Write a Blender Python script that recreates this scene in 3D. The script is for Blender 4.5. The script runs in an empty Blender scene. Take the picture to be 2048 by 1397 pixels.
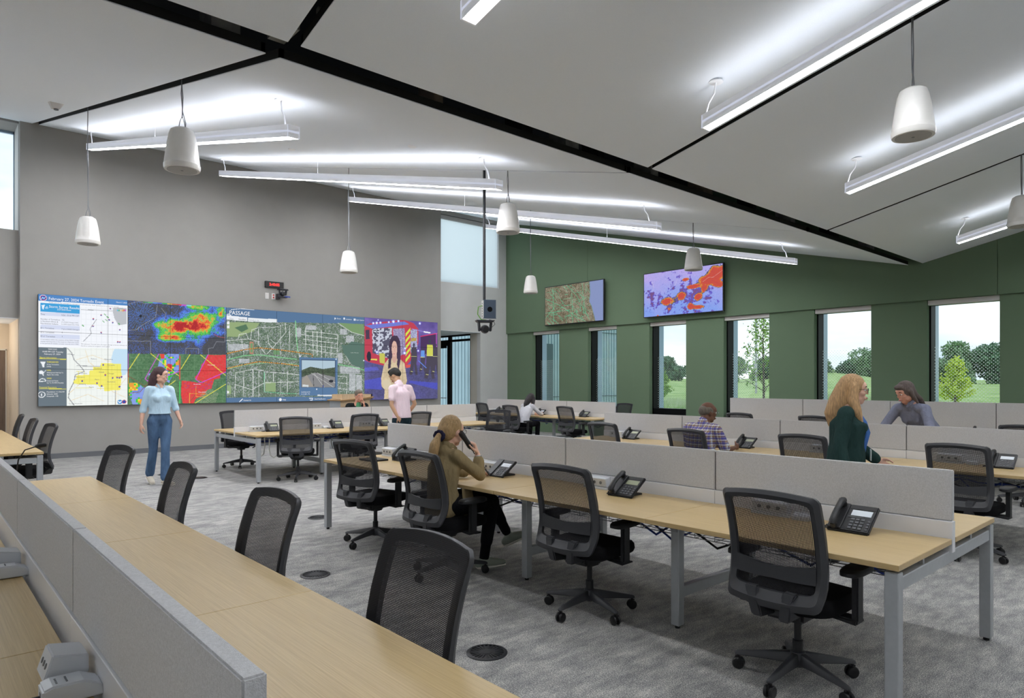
import bpy, bmesh, math, random
import numpy as np
from math import sin, cos, pi, radians as R, sqrt, atan2
from mathutils import Vector, Matrix, Quaternion

random.seed(7)
SC = bpy.context.scene
COL = SC.collection

# ---------------------------------------------------------------- camera
# room axes: +X runs along the video wall towards the green window wall, +Y runs towards the video wall
F_PX, HZ, CAM_H = 1348.457, 765.0, 1.55
AZ = math.atan2(1504.0, F_PX)
cd = bpy.data.cameras.new('camera'); cam = bpy.data.objects.new('camera', cd); COL.objects.link(cam)
cd.sensor_width = 36.0; cd.lens = 36.0 * F_PX / 2048.0
cd.shift_y = (HZ - 1397 / 2.0) / 2048.0
cd.clip_start = 0.05; cd.clip_end = 2000
cam.location = (0, 0, CAM_H); cam.rotation_euler = (pi / 2, 0, AZ - pi / 2)
SC.camera = cam

# ---------------------------------------------------------------- exposure and sky
SC.view_settings.view_transform = 'Standard'; SC.view_settings.look = 'None'
SC.view_settings.exposure = 0.14; SC.view_settings.gamma = 1.0
SC.view_settings.use_curve_mapping = False
SC.cycles.max_bounces = 5; SC.cycles.diffuse_bounces = 4; SC.cycles.glossy_bounces = 2; SC.cycles.transparent_max_bounces = 12
LAMP_DOWN, LAMP_UP, SKY_POWER, SCREEN_POWER = 46.0, 15.0, 1.42, 0.91
NEAR_DOWN, NEAR_UP = 30.0, 8.5

W = bpy.data.worlds.new('overcast_sky'); SC.world = W; W.use_nodes = True
nt = W.node_tree; nt.nodes.clear()
tc = nt.nodes.new('ShaderNodeTexCoord'); mp = nt.nodes.new('ShaderNodeMapping'); mp.inputs['Scale'].default_value = (1, 1, 3.2)
nz = nt.nodes.new('ShaderNodeTexNoise'); nz.inputs['Scale'].default_value = 2.6; nz.inputs['Detail'].default_value = 6
cr = nt.nodes.new('ShaderNodeValToRGB')
cr.color_ramp.elements[0].position = 0.40; cr.color_ramp.elements[0].color = (0.54, 0.63, 0.74, 1)
cr.color_ramp.elements[1].position = 0.62; cr.color_ramp.elements[1].color = (1.0, 1.0, 1.0, 1)
bg = nt.nodes.new('ShaderNodeBackground'); bg.inputs['Strength'].default_value = SKY_POWER
wo = nt.nodes.new('ShaderNodeOutputWorld')
nt.links.new(tc.outputs['Generated'], mp.inputs['Vector']); nt.links.new(mp.outputs[0], nz.inputs['Vector'])
nt.links.new(nz.outputs['Fac'], cr.inputs['Fac']); nt.links.new(cr.outputs['Color'], bg.inputs['Color'])
nt.links.new(bg.outputs[0], wo.inputs['Surface'])

# ---------------------------------------------------------------- materials
def lin(c):
    if isinstance(c, str):
        c = tuple(int(c[i:i + 2], 16) for i in (0, 2, 4))
    return tuple(((v / 255) / 12.92 if v <= 10 else ((v / 255 + 0.055) / 1.055) ** 2.4) for v in c)

MATS = {}
def mat(name, col, rough=0.6, metal=0.0, spec=0.5, noise=None, bump=None, emit=0, stretch=None, col2=None, coat=0):
    """principled material; noise=(scale, amount) mottles the colour, bump=(scale, strength)"""
    m = bpy.data.materials.new(name); m.use_nodes = True; MATS[name] = m
    t = m.node_tree; b = t.nodes['Principled BSDF']; L = t.links
    c = lin(col)
    b.inputs['Base Color'].default_value = (*c, 1); b.inputs['Roughness'].default_value = rough
    b.inputs['Metallic'].default_value = metal; b.inputs['Specular IOR Level'].default_value = spec
    if coat: b.inputs['Coat Weight'].default_value = coat
    if emit:
        b.inputs['Emission Color'].default_value = (*c, 1); b.inputs['Emission Strength'].default_value = emit
    if noise or bump:
        tcn = t.nodes.new('ShaderNodeTexCoord'); src = tcn.outputs['Object']
        if stretch:
            mpn = t.nodes.new('ShaderNodeMapping'); mpn.inputs['Scale'].default_value = stretch
            L.new(src, mpn.inputs['Vector']); src = mpn.outputs[0]
    if noise:
        n = t.nodes.new('ShaderNodeTexNoise'); n.inputs['Scale'].default_value = noise[0]; n.inputs['Detail'].default_value = 5
        L.new(src, n.inputs['Vector'])
        mx = t.nodes.new('ShaderNodeMix'); mx.data_type = 'RGBA'
        a = noise[1]
        if col2: A, B = c, lin(col2)
        else: A, B = tuple(v * (1 - a) for v in c), tuple(min(1, v * (1 + a)) for v in c)
        rmp = t.nodes.new('ShaderNodeMapRange'); rmp.inputs[1].default_value = 0.3; rmp.inputs[2].default_value = 0.7
        L.new(n.outputs['Fac'], rmp.inputs[0])
        mx.inputs[6].default_value = (*A, 1); mx.inputs[7].default_value = (*B, 1)
        L.new(rmp.outputs[0], mx.inputs[0]); L.new(mx.outputs[2], b.inputs['Base Color'])
    if bump:
        n2 = t.nodes.new('ShaderNodeTexNoise'); n2.inputs['Scale'].default_value = bump[0]; n2.inputs['Detail'].default_value = 3
        L.new(src, n2.inputs['Vector'])
        bp = t.nodes.new('ShaderNodeBump'); bp.inputs['Strength'].default_value = bump[1]; bp.inputs['Distance'].default_value = bump[2] if len(bump) > 2 else 0.01
        L.new(n2.outputs['Fac'], bp.inputs['Height']); L.new(bp.outputs[0], b.inputs['Normal'])
    return m

def emis(name, col, power):
    m = bpy.data.materials.new(name); m.use_nodes = True; MATS[name] = m
    t = m.node_tree; t.nodes.clear()
    e = t.nodes.new('ShaderNodeEmission'); e.inputs[0].default_value = (*lin(col), 1); e.inputs[1].default_value = power
    o = t.nodes.new('ShaderNodeOutputMaterial'); t.links.new(e.outputs[0], o.inputs[0])
    if power < 2: m.cycles.emission_sampling = 'NONE'
    return m

mat('wall_paint', (156, 154, 150), 0.75, noise=(3, 0.02), bump=(220, 0.05))
mat('back_paint', (200, 201, 200), 0.7, noise=(3, 0.02), bump=(220, 0.05))
mat('wall_white', (225, 225, 222), 0.7, noise=(3, 0.02), bump=(220, 0.05))
mat('green_fabric', (106, 126, 102), 0.9, spec=0.2, noise=(900, 0.16), bump=(900, 0.3))
mat('ceiling_board', (238, 244, 252), 0.8, spec=0.2, noise=(300, 0.03), bump=(500, 0.08))
mat('ceiling_edge', (228, 228, 228), 0.5)
mat('void_black', (14, 14, 14), 0.8)
mat('void_steel', (140, 140, 136), 0.7, noise=(6, 0.3))
mat('void_brown', (130, 116, 100), 0.7, noise=(6, 0.3))
mat('pipe_red', (120, 60, 48), 0.6)
mat('base_vinyl', (104, 106, 110), 0.6)
mat('felt', (204, 204, 206), 0.95, spec=0.15, noise=(160, 0.10), bump=(420, 0.35))
mat('steel_silver', (176, 180, 184), 0.42, metal=0.35, noise=(40, 0.03))
mat('rail_white', (230, 231, 235), 0.30, metal=0.12, spec=0.6)
mat('foot_black', (18, 18, 18), 0.6)
mat('tray_wire', (150, 152, 156), 0.35, metal=0.8)
mat('cable_blue', (30, 60, 150), 0.5)
mat('cable_black', (22, 22, 24), 0.5)
mat('cable_white', (222, 220, 212), 0.5)
mat('chair_plastic', (56, 57, 61), 0.45, bump=(700, 0.06))
mat('chair_dark', (26, 27, 30), 0.5)
mat('seat_fabric', (20, 20, 22), 0.95, spec=0.15, bump=(600, 0.3))
mat('arm_pad', (24, 25, 28), 0.5)
mat('caster_black', (20, 20, 22), 0.35)
mat('phone_black', (34, 35, 38), 0.4)
mat('phone_key', (92, 94, 98), 0.5)
mat('phone_lcd', (150, 156, 128), 0.3)
mat('phone_lcd_blue', (90, 130, 255), 0.3, emit=1.2)
mat('phone_lcd_lit', (225, 232, 240), 0.3)
mat('power_white', (204, 208, 214), 0.4)
mat('power_slot', (90, 94, 100), 0.5)
mat('speaker_white', (226, 224, 220), 0.28, coat=0.3)
mat('speaker_grille', (176, 174, 172), 0.7, bump=(900, 0.3))
mat('lamp_white', (246, 247, 250), 0.5)
mat('lamp_housing_glow', (240, 242, 248), 0.5, emit=0.13).cycles.emission_sampling = 'NONE'  # faint glow added so the housing sides and end caps look brighter
mat('wire_steel', (120, 122, 126), 0.35, metal=0.8)
mat('pole_dark', (52, 54, 58), 0.45)
mat('camera_dark', (42, 44, 52), 0.35)
mat('box_slate', (70, 84, 102), 0.45)
mat('frame_black', (10, 11, 13), 0.5, spec=0.15)
mat('frame_outer', (150, 172, 192), 0.35, metal=0.3)
mat('shade_box', (206, 203, 200), 0.6)
mat('door_wood', (108, 92, 80), 0.5, noise=(4, 0.2), stretch=(8, 8, 0.6))
mat('beige_paint', (206, 190, 168), 0.75, noise=(3, 0.02))
mat('tan_paint', (196, 192, 182), 0.75, noise=(3, 0.02))
mat('siding', (176, 200, 208), 0.5, metal=0.2, noise=(2, 0.05))
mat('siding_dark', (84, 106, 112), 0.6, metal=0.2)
mat('grass', (124, 158, 90), 0.9, spec=0.1, noise=(0.5, 0.3), col2=(176, 196, 136), bump=(4, .6))
mat('grass_pale', (196, 205, 180), 0.9, spec=0.1, noise=(1.3, 0.3), col2=(160, 190, 125))
mat('grass_blade', (120, 180, 72), 0.8, spec=0.1, noise=(0.8, 0.3))
mat('foliage_dark', (104, 134, 108), 0.9, spec=0.1, noise=(1.2, 0.4))
mat('foliage_mid', (124, 154, 116), 0.9, spec=0.1, noise=(1.2, 0.35))
mat('foliage_light', (150, 185, 96), 0.85, spec=0.1, noise=(2, 0.3))
mat('foliage_lime', (205, 222, 96), 0.85, spec=0.1, noise=(2, 0.2))
mat('bark', (120, 110, 102), 0.9)
mat('vent_black', (22, 24, 30), 0.4)
mat('lectern_wood', (196, 172, 140), 0.5, noise=(5, 0.10), stretch=(14, 14, 1))
mat('lectern_edge', (176, 140, 96), 0.5)
mat('plate_white', (216, 214, 212), 0.5)
mat('button_red', (214, 44, 34), 0.4)
mat('led_red', (255, 40, 36), 0.4, emit=3.0)
mat('screen_bezel', (24, 26, 32), 0.4)

def carpet_material():
    m = bpy.data.materials.new('carpet'); m.use_nodes = True; MATS['carpet'] = m
    t = m.node_tree; b = t.nodes['Principled BSDF']; L = t.links; N = t.nodes.new
    b.inputs['Roughness'].default_value = 0.95; b.inputs['Specular IOR Level'].default_value = 0.15
    g = N('ShaderNodeTexCoord')
    mp = N('ShaderNodeMapping'); mp.inputs['Scale'].default_value = (3.0, 7.0, 1); L.new(g.outputs['Object'], mp.inputs[0])
    n1 = N('ShaderNodeTexNoise'); n1.inputs['Scale'].default_value = 1.5; n1.inputs['Detail'].default_value = 9; n1.inputs['Roughness'].default_value = 0.72; L.new(mp.outputs[0], n1.inputs['Vector'])
    mp2 = N('ShaderNodeMapping'); mp2.inputs['Scale'].default_value = (16, 26, 1); L.new(g.outputs['Object'], mp2.inputs[0])
    n2 = N('ShaderNodeTexNoise'); n2.inputs['Scale'].default_value = 7.0; n2.inputs['Detail'].default_value = 2; n2.inputs['Roughness'].default_value = 0.8; L.new(mp2.outputs[0], n2.inputs['Vector'])
    br = N('ShaderNodeTexBrick'); br.inputs['Scale'].default_value = 1.0; br.inputs['Brick Width'].default_value = 1.0; br.inputs['Row Height'].default_value = 0.25
    br.inputs['Mortar Size'].default_value = 0.0; br.inputs['Color1'].default_value = (0.35, 0.35, 0.35, 1); br.inputs['Color2'].default_value = (0.65, 0.65, 0.65, 1)
    L.new(g.outputs['Object'], br.inputs['Vector'])
    a1 = N('ShaderNodeMath'); a1.operation = 'MULTIPLY_ADD'; a1.inputs[1].default_value = 0.8; L.new(n1.outputs['Fac'], a1.inputs[0])
    a2 = N('ShaderNodeMath'); a2.operation = 'MULTIPLY_ADD'; a2.inputs[1].default_value = 1.5; a2.inputs[2].default_value = -0.75; L.new(n2.outputs['Fac'], a2.inputs[0])
    a3 = N('ShaderNodeMath'); a3.operation = 'MULTIPLY_ADD'; a3.inputs[1].default_value = 0.22; L.new(br.outputs['Color'], a3.inputs[0]); L.new(a2.outputs[0], a3.inputs[2])
    L.new(a3.outputs[0], a1.inputs[2])
    cr = N('ShaderNodeValToRGB'); e = cr.color_ramp.elements
    e[0].position = 0.30; e[0].color = (*lin((112, 113, 116)), 1)
    e[1].position = 0.80; e[1].color = (*lin((224, 221, 214)), 1)
    k = e.new(0.55); k.color = (*lin((160, 159, 157)), 1)
    L.new(a1.outputs[0], cr.inputs[0]); L.new(cr.outputs[0], b.inputs['Base Color'])
    n3 = N('ShaderNodeTexNoise'); n3.inputs['Scale'].default_value = 300; L.new(g.outputs['Object'], n3.inputs['Vector'])
    bp = N('ShaderNodeBump'); bp.inputs['Strength'].default_value = 0.5; bp.inputs['Distance'].default_value = 0.006
    L.new(n3.outputs['Fac'], bp.inputs['Height']); L.new(bp.outputs[0], b.inputs['Normal'])
carpet_material()

def wood_material(name, along, c1, c2):
    m = bpy.data.materials.new(name); m.use_nodes = True; MATS[name] = m
    t = m.node_tree; b = t.nodes['Principled BSDF']; L = t.links; N = t.nodes.new
    b.inputs['Roughness'].default_value = 0.34; b.inputs['Specular IOR Level'].default_value = 0.45
    g = N('ShaderNodeTexCoord'); mp = N('ShaderNodeMapping')
    mp.inputs['Scale'].default_value = (150, 2.0, 20) if along == 'Y' else (2.2, 90, 20)
    L.new(g.outputs['Object'], mp.inputs[0])
    n = N('ShaderNodeTexNoise'); n.inputs['Scale'].default_value = 1.6; n.inputs['Detail'].default_value = 6; n.inputs['Roughness'].default_value = 0.65; L.new(mp.outputs[0], n.inputs['Vector'])
    cr = N('ShaderNodeValToRGB'); e = cr.color_ramp.elements
    e[0].position = 0.30; e[0].color = (*lin(c1), 1); e[1].position = 0.66; e[1].color = (*lin(c2), 1)
    L.new(n.outputs['Fac'], cr.inputs[0]); L.new(cr.outputs[0], b.inputs['Base Color'])
wood_material('oak_y', 'Y', (184, 157, 110), (206, 181, 133))
mat('oak_edge', (196, 166, 118), 0.45, noise=(30, 0.06))

def mesh_fabric(name, col, hole, k=900.0):
    """woven chair mesh: dark threads with real see-through holes between them"""
    m = bpy.data.materials.new(name); m.use_nodes = True; MATS[name] = m
    t = m.node_tree; b = t.nodes['Principled BSDF']; L = t.links; N = t.nodes.new
    b.inputs['Base Color'].default_value = (*lin(col), 1); b.inputs['Roughness'].default_value = 0.6; b.inputs['Specular IOR Level'].default_value = 0.3
    g = N('ShaderNodeTexCoord'); s = N('ShaderNodeSeparateXYZ'); L.new(g.outputs['Object'], s.inputs[0])
    out = []
    for ax, kk in (('Y', k), ('Z', k * 1.25)):
        a = N('ShaderNodeMath'); a.operation = 'MULTIPLY'; a.inputs[1].default_value = kk; L.new(s.outputs[ax], a.inputs[0])
        c = N('ShaderNodeMath'); c.operation = 'SINE'; L.new(a.outputs[0], c.inputs[0]); out.append(c)
    mn = N('ShaderNodeMath'); mn.operation = 'MINIMUM'; L.new(out[0].outputs[0], mn.inputs[0]); L.new(out[1].outputs[0], mn.inputs[1])
    gt = N('ShaderNodeMath'); gt.operation = 'GREATER_THAN'; gt.inputs[1].default_value = hole; L.new(mn.outputs[0], gt.inputs[0])
    tr = N('ShaderNodeBsdfTransparent'); mx = N('ShaderNodeMixShader')
    L.new(gt.outputs[0], mx.inputs[0]); L.new(b.outputs[0], mx.inputs[1]); L.new(tr.outputs[0], mx.inputs[2])
    L.new(mx.outputs[0], t.nodes['Material Output'].inputs['Surface'])
mesh_fabric('chair_mesh', (34, 34, 39), 0.02)

def glass_material(name, frit):
    """window glass: mostly clear with a weak reflection, optionally printed with a grid of small pale dots (bird frit)"""
    m = bpy.data.materials.new(name); m.use_nodes = True; MATS[name] = m
    t = m.node_tree; L = t.links; N = t.nodes.new; t.nodes.clear()
    o = N('ShaderNodeOutputMaterial'); tr = N('ShaderNodeBsdfTransparent'); tr.inputs[0].default_value = (0.93, 0.97, 0.97, 1)
    gl = N('ShaderNodeBsdfGlossy'); gl.inputs['Roughness'].default_value = 0.02
    lw = N('ShaderNodeLayerWeight'); lw.inputs['Blend'].default_value = 0.5
    pw_ = N('ShaderNodeMath'); pw_.operation = 'POWER'; pw_.inputs[1].default_value = 5.0; L.new(lw.outputs['Facing'], pw_.inputs[0])
    fr = N('ShaderNodeMath'); fr.operation = 'MULTIPLY_ADD'; fr.inputs[1].default_value = 0.5; fr.inputs[2].default_value = 0.03; L.new(pw_.outputs[0], fr.inputs[0])
    mx = N('ShaderNodeMixShader'); L.new(fr.outputs[0], mx.inputs[0]); L.new(tr.outputs[0], mx.inputs[1]); L.new(gl.outputs[0], mx.inputs[2])
    if frit:
        g = N('ShaderNodeTexCoord'); s = N('ShaderNodeSeparateXYZ'); L.new(g.outputs['Object'], s.inputs[0])
        def f(op, a, bval=None, b=None):
            q = N('ShaderNodeMath'); q.operation = op; L.new(a, q.inputs[0])
            if b is not None: L.new(b, q.inputs[1])
            elif bval is not None: q.inputs[1].default_value = bval
            return q.outputs[0]
        p = 0.062
        u = f('DIVIDE', f('ADD', s.outputs['Y'], b=s.outputs['Z']), p); v = f('DIVIDE', f('SUBTRACT', s.outputs['Y'], b=s.outputs['Z']), p)
        du = f('SUBTRACT', f('FRACT', u), 0.5); dv = f('SUBTRACT', f('FRACT', v), 0.5)
        r2 = f('ADD', f('MULTIPLY', du, b=du), b=f('MULTIPLY', dv, b=dv))
        dot = f('LESS_THAN', r2, 0.032)
        low = f('LESS_THAN', s.outputs['Z'], 2.25)
        fac = f('MULTIPLY', f('MULTIPLY', dot, b=low), 0.55)
        df = N('ShaderNodeBsdfTranslucent'); df.inputs[0].default_value = (0.95, 0.98, 1, 1)
        m2 = N('ShaderNodeMixShader'); L.new(fac, m2.inputs[0]); L.new(mx.outputs[0], m2.inputs[1]); L.new(df.outputs[0], m2.inputs[2])
        L.new(m2.outputs[0], o.inputs[0])
    else:
        L.new(mx.outputs[0], o.inputs[0])
glass_material('glass_clear', False); glass_material('glass_frit', True)

def shade_material():
    m = bpy.data.materials.new('roller_shade'); m.use_nodes = True; MATS['roller_shade'] = m
    t = m.node_tree; L = t.links; N = t.nodes.new; t.nodes.clear()
    o = N('ShaderNodeOutputMaterial'); a = N('ShaderNodeBsdfTranslucent'); a.inputs[0].default_value = (0.97, 0.99, 1, 1)
    d = N('ShaderNodeBsdfDiffuse'); d.inputs[0].default_value = (0.8, 0.85, 0.86, 1)
    mx = N('ShaderNodeMixShader'); mx.inputs[0].default_value = 0.04
    L.new(a.outputs[0], mx.inputs[1]); L.new(d.outputs[0], mx.inputs[2]); L.new(mx.outputs[0], o.inputs[0])
shade_material()

def plaid_material():
    m = bpy.data.materials.new('plaid_shirt'); m.use_nodes = True; MATS['plaid_shirt'] = m
    t = m.node_tree; b = t.nodes['Principled BSDF']; L = t.links; N = t.nodes.new
    b.inputs['Roughness'].default_value = 0.9; b.inputs['Specular IOR Level'].default_value = 0.1
    g = N('ShaderNodeTexCoord'); s = N('ShaderNodeSeparateXYZ'); L.new(g.outputs['Object'], s.inputs[0])
    def band(axis, p, off, wdt):
        a = N('ShaderNodeMath'); a.operation = 'MULTIPLY_ADD'; a.inputs[1].default_value = 1 / p; a.inputs[2].default_value = off; L.new(axis, a.inputs[0])
        f = N('ShaderNodeMath'); f.operation = 'FRACT'; L.new(a.outputs[0], f.inputs[0])
        c = N('ShaderNodeMath'); c.operation = 'LESS_THAN'; c.inputs[1].default_value = wdt; L.new(f.outputs[0], c.inputs[0]); return c.outputs[0]
    col = None
    def over(prev, fac, c, k):
        x = N('ShaderNodeMix'); x.data_type = 'RGBA'
        mm = N('ShaderNodeMath'); mm.operation = 'MULTIPLY'; mm.inputs[1].default_value = k; L.new(fac, mm.inputs[0]); L.new(mm.outputs[0], x.inputs[0])
        if prev is None: x.inputs[6].default_value = (*lin((196, 176, 150)), 1)
        else: L.new(prev, x.inputs[6])
        x.inputs[7].default_value = (*lin(c), 1); return x.outputs[2]
    for ax in ('Y', 'Z'):
        col = over(col, band(s.outputs[ax], 0.056, 0.0, 0.36), (60, 70, 170), 0.62)
        col = over(col, band(s.outputs[ax], 0.056, 0.5, 0.22), (110, 74, 52), 0.5)
        col = over(col, band(s.outputs[ax], 0.056, 0.25, 0.12), (235, 240, 245), 0.85)
    L.new(col, b.inputs['Base Color'])
plaid_material()

# ---------------------------------------------------------------- mesh helpers
class MB:
    """collects pieces of ONE part and links them as one mesh object"""
    def __init__(self): self.v = []; self.f = []; self.mi = []
    def add(self, v, f, m=0):
        o = len(self.v); self.v += [tuple(p) for p in v]; self.f += [tuple(i + o for i in q) for q in f]; self.mi += [m] * len(f); return self
    def box(self, x0, x1, y0, y1, z0, z1, m=0):
        return self.add([(x0, y0, z0), (x1, y0, z0), (x1, y1, z0), (x0, y1, z0), (x0, y0, z1), (x1, y0, z1), (x1, y1, z1), (x0, y1, z1)],
                        [(3, 2, 1, 0), (4, 5, 6, 7), (0, 1, 5, 4), (1, 2, 6, 5), (2, 3, 7, 6), (3, 0, 4, 7)], m)
    def hexa(self, p, m=0):
        return self.add(p, [(3, 2, 1, 0), (4, 5, 6, 7), (0, 1, 5, 4), (1, 2, 6, 5), (2, 3, 7, 6), (3, 0, 4, 7)], m)
    def prism(self, poly, axis, a, b, m=0):
        """poly in the plane across axis (2-D points), extruded from a to b"""
        def P(p, t):
            return {'X': (t, p[0], p[1]), 'Y': (p[0], t, p[1]), 'Z': (p[0], p[1], t)}[axis]
        n = len(poly); v = [P(p, a) for p in poly] + [P(p, b) for p in poly]
        f = [tuple(range(n))[::-1], tuple(range(n, 2 * n))] + [(i, (i + 1) % n, n + (i + 1) % n, n + i) for i in range(n)]
        return self.add(v, f, m)
    def tube(self, pts, r, n=8, m=0, cap=True):
        pts = [Vector(p) for p in pts]; k = len(pts); rr = r if isinstance(r, (list, tuple)) else [r] * k
        v = []; f = []; up = Vector((0, 0, 1)); prev = None
        for i, p in enumerate(pts):
            d = (pts[min(i + 1, k - 1)] - pts[max(i - 1, 0)]).normalized()
            if prev is None:
                a = d.cross(up if abs(d.z) < 0.95 else Vector((1, 0, 0))).normalized()
            else:
                a = (prev - d * prev.dot(d)).normalized()
            b = d.cross(a); prev = a
            for j in range(n):
                t = 2 * pi * j / n; v.append(p + (a * cos(t) + b * sin(t)) * rr[i])
        for i in range(k - 1):
            for j in range(n):
                f.append((i * n + j, i * n + (j + 1) % n, (i + 1) * n + (j + 1) % n, (i + 1) * n + j))
        if cap: f += [tuple(range(n))[::-1], tuple(range((k - 1) * n, k * n))]
        return self.add(v, f, m)
    def lathe(self, prof, n=24, c=(0, 0, 0), axis='Z', m=0, sq=1.0):
        """prof: (radius, height) pairs"""
        v = []; f = []; k = len(prof)
        for (r, h) in prof:
            for j in range(n):
                t = 2 * pi * j / n; a, b = r * cos(t), r * sin(t) * sq
                v.append({'Z': (c[0] + a, c[1] + b, c[2] + h), 'X': (c[0] + h, c[1] + a, c[2] + b), 'Y': (c[0] + b, c[1] + h, c[2] + a)}[axis])
        for i in range(k - 1):
            for j in range(n):
                f.append((i * n + j, i * n + (j + 1) % n, (i + 1) * n + (j + 1) % n, (i + 1) * n + j))
        f += [tuple(range(n))[::-1], tuple(range((k - 1) * n, k * n))]
        return self.add(v, f, m)
    def xf(self, M):
        self.v = [tuple(M @ Vector(p)) for p in self.v]; return self
    def mesh(self, name, mats, smooth=False, bevel=0, seg=1):
        me = bpy.data.meshes.new(name); me.from_pydata(self.v, [], self.f)
        for m in (mats if isinstance(mats, (list, tuple)) else [mats]): me.materials.append(MATS[m])
        if any(self.mi): me.polygons.foreach_set('material_index', self.mi)
        bm = bmesh.new(); bm.from_mesh(me)
        bmesh.ops.recalc_face_normals(bm, faces=bm.faces)
        if bevel:
            es = [e for e in bm.edges if len(e.link_faces) == 2 and e.calc_face_angle(0) > 0.5]
            bmesh.ops.bevel(bm, geom=es, offset=bevel, segments=seg, affect='EDGES', clamp_overlap=True)
        bm.to_mesh(me); bm.free()
        if smooth:
            me.polygons.foreach_set('use_smooth', [True] * len(me.polygons))
            try: me.set_sharp_from_angle(angle=R(38))
            except Exception: pass
        me.update(); return me
    def build(self, name, mats, parent=None, smooth=False, bevel=0, seg=1, loc=None, rz=0):
        return link(name, self.mesh(name, mats, smooth, bevel, seg), parent, loc, rz)

def link(name, data, parent=None, loc=None, rz=0):
    o = bpy.data.objects.new(name, data); COL.objects.link(o)
    if parent is not None: o.parent = parent
    if loc is not None: o.location = loc
    if rz: o.rotation_euler = (0, 0, rz)
    return o
def tag(o, label=None, cat=None, group=None, kind=None):
    if label: o['label'] = label
    if cat: o['category'] = cat
    if group: o['group'] = group
    if kind: o['kind'] = kind
    return o
def thing(name, label, cat, loc=(0, 0, 0), rz=0, group=None, kind=None):
    return tag(link(name, None, None, loc, rz), label, cat, group, kind)
CHILD = {}
def kids(o): return [c for c in bpy.data.objects if c.parent == o]
def tree_of(o):
    return (o, [(c, [(g, []) for g in kids(c)]) for c in kids(o)])
def dup(tree, loc, rz, label, group=None):
    """copy a thing with its parts and sub-parts, sharing mesh data"""
    src, ch = tree
    r = src.copy(); COL.objects.link(r); r.location = loc; r.rotation_euler = (0, 0, rz); r['label'] = label
    if group: r['group'] = group
    for c, gs in ch:
        k = c.copy(); COL.objects.link(k); k.parent = r
        for g, _ in gs:
            q = g.copy(); COL.objects.link(q); q.parent = k
    return r
def struct(o): o['kind'] = 'structure'; return o
def px_ray(x, y):
    fw = (cos(AZ), sin(AZ)); rt = (sin(AZ), -cos(AZ)); u = (x - 1024) / F_PX
    return (fw[0] + rt[0] * u, fw[1] + rt[1] * u, (HZ - y) / F_PX)
def at_y(x, y, Y): r = px_ray(x, y); t = Y / r[1]; return (r[0] * t, Y, CAM_H + r[2] * t)
# ================================================================ the room
YF, ZF, SF = 4.622, 3.829, 0.2446        # far ceiling slope: starts at the valley, rises to the video wall
YN, ZN, SN = 4.404, 3.849, 0.228         # near ceiling slope: starts at the valley, rises behind the camera
def zfar(y): return ZF + SF * (y - YF)
def znear(y): return ZN + SN * (YN - y)
YB, XG = 16.58, 14.66                    # recessed back wall, face of the green columns
XL, YS = -5.6, -7.5                      # walls on the camera's side

struct(MB().box(XL, 15.06, YS, 19.4, -0.1, 0).build('floor', 'carpet'))
struct(MB().box(1.65, 11.82, 16.36, YB, 0, 6.9).build('wall_video', 'wall_paint'))
wb = MB()
wb.box(11.82, 15.06, YB, 16.75, 3.13, 4.57).box(11.82, 15.06, YB, 16.75, 6.64, 7.4).box(13.52, 15.06, YB, 16.75, 0, 3.13).box(14.29, 15.06, YB, 16.75, 4.57, 6.64)
wb.box(1.65, 11.9, YB, 16.75, 0, 7.4)
struct(wb.build('wall_back', 'back_paint'))
wl = MB().box(XL, 1.65, YB, 16.75, 2.83, 4.58).box(XL, 1.65, YB, 17.3, 6.71, 7.4).box(XL, -1.4, YB, 16.75, 0, 2.83).box(XL, -5.2, YB, 17.3, 4.58, 6.71).box(-5.2, 1.65, 16.75, 17.3, 4.50, 4.575)
struct(wl.build('wall_back_left', 'wall_paint'))
struct(MB().box(1.642, 1.75, YB + .002, 17.3, 4.5, 7.2).build('trim_1', 'wall_white'))
# clerestories (glass behind a lowered pale roller shade)
def clerestory(name, x0, x1, y, z0, z1, n):
    w = struct(link(name, None))
    fr = MB().box(x0, x1, y, y + .06, z0, z0 + .05).box(x0, x1, y, y + .06, z1 - .05, z1)
    for i in range(n + 1):
        x = x0 + (x1 - x0) * i / n; fr.box(max(x0, x - .025), min(x1, x + .025), y, y + .06, z0, z1)
    fr.build('window_frame', 'frame_outer', w)
    MB().box(x0 + .02, x1 - .02, y + .025, y + .035, z0 + .02, z1 - .02).build('pane', 'glass_clear', w)
    return w
c1 = clerestory('window_11', 11.9, 14.29, 16.69, 4.57, 6.64, 1)
MB().box(11.9, 14.27, 16.63, 16.634, 4.60, 6.62).build('roller_shade', 'roller_shade', c1)
MB().box(11.9, 14.29, 16.62, 16.66, 4.575, 4.60).build('hem_bar', 'shade_box', c1)
MB().box(11.84, 14.29, 16.585, 16.67, 6.50, 6.62).build('shade_box', 'shade_box', c1)
clerestory('window_12', -5.2, 1.65, 17.2, 4.575, 6.71, 3)  # unseen left stretch widened to let in more daylight
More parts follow.
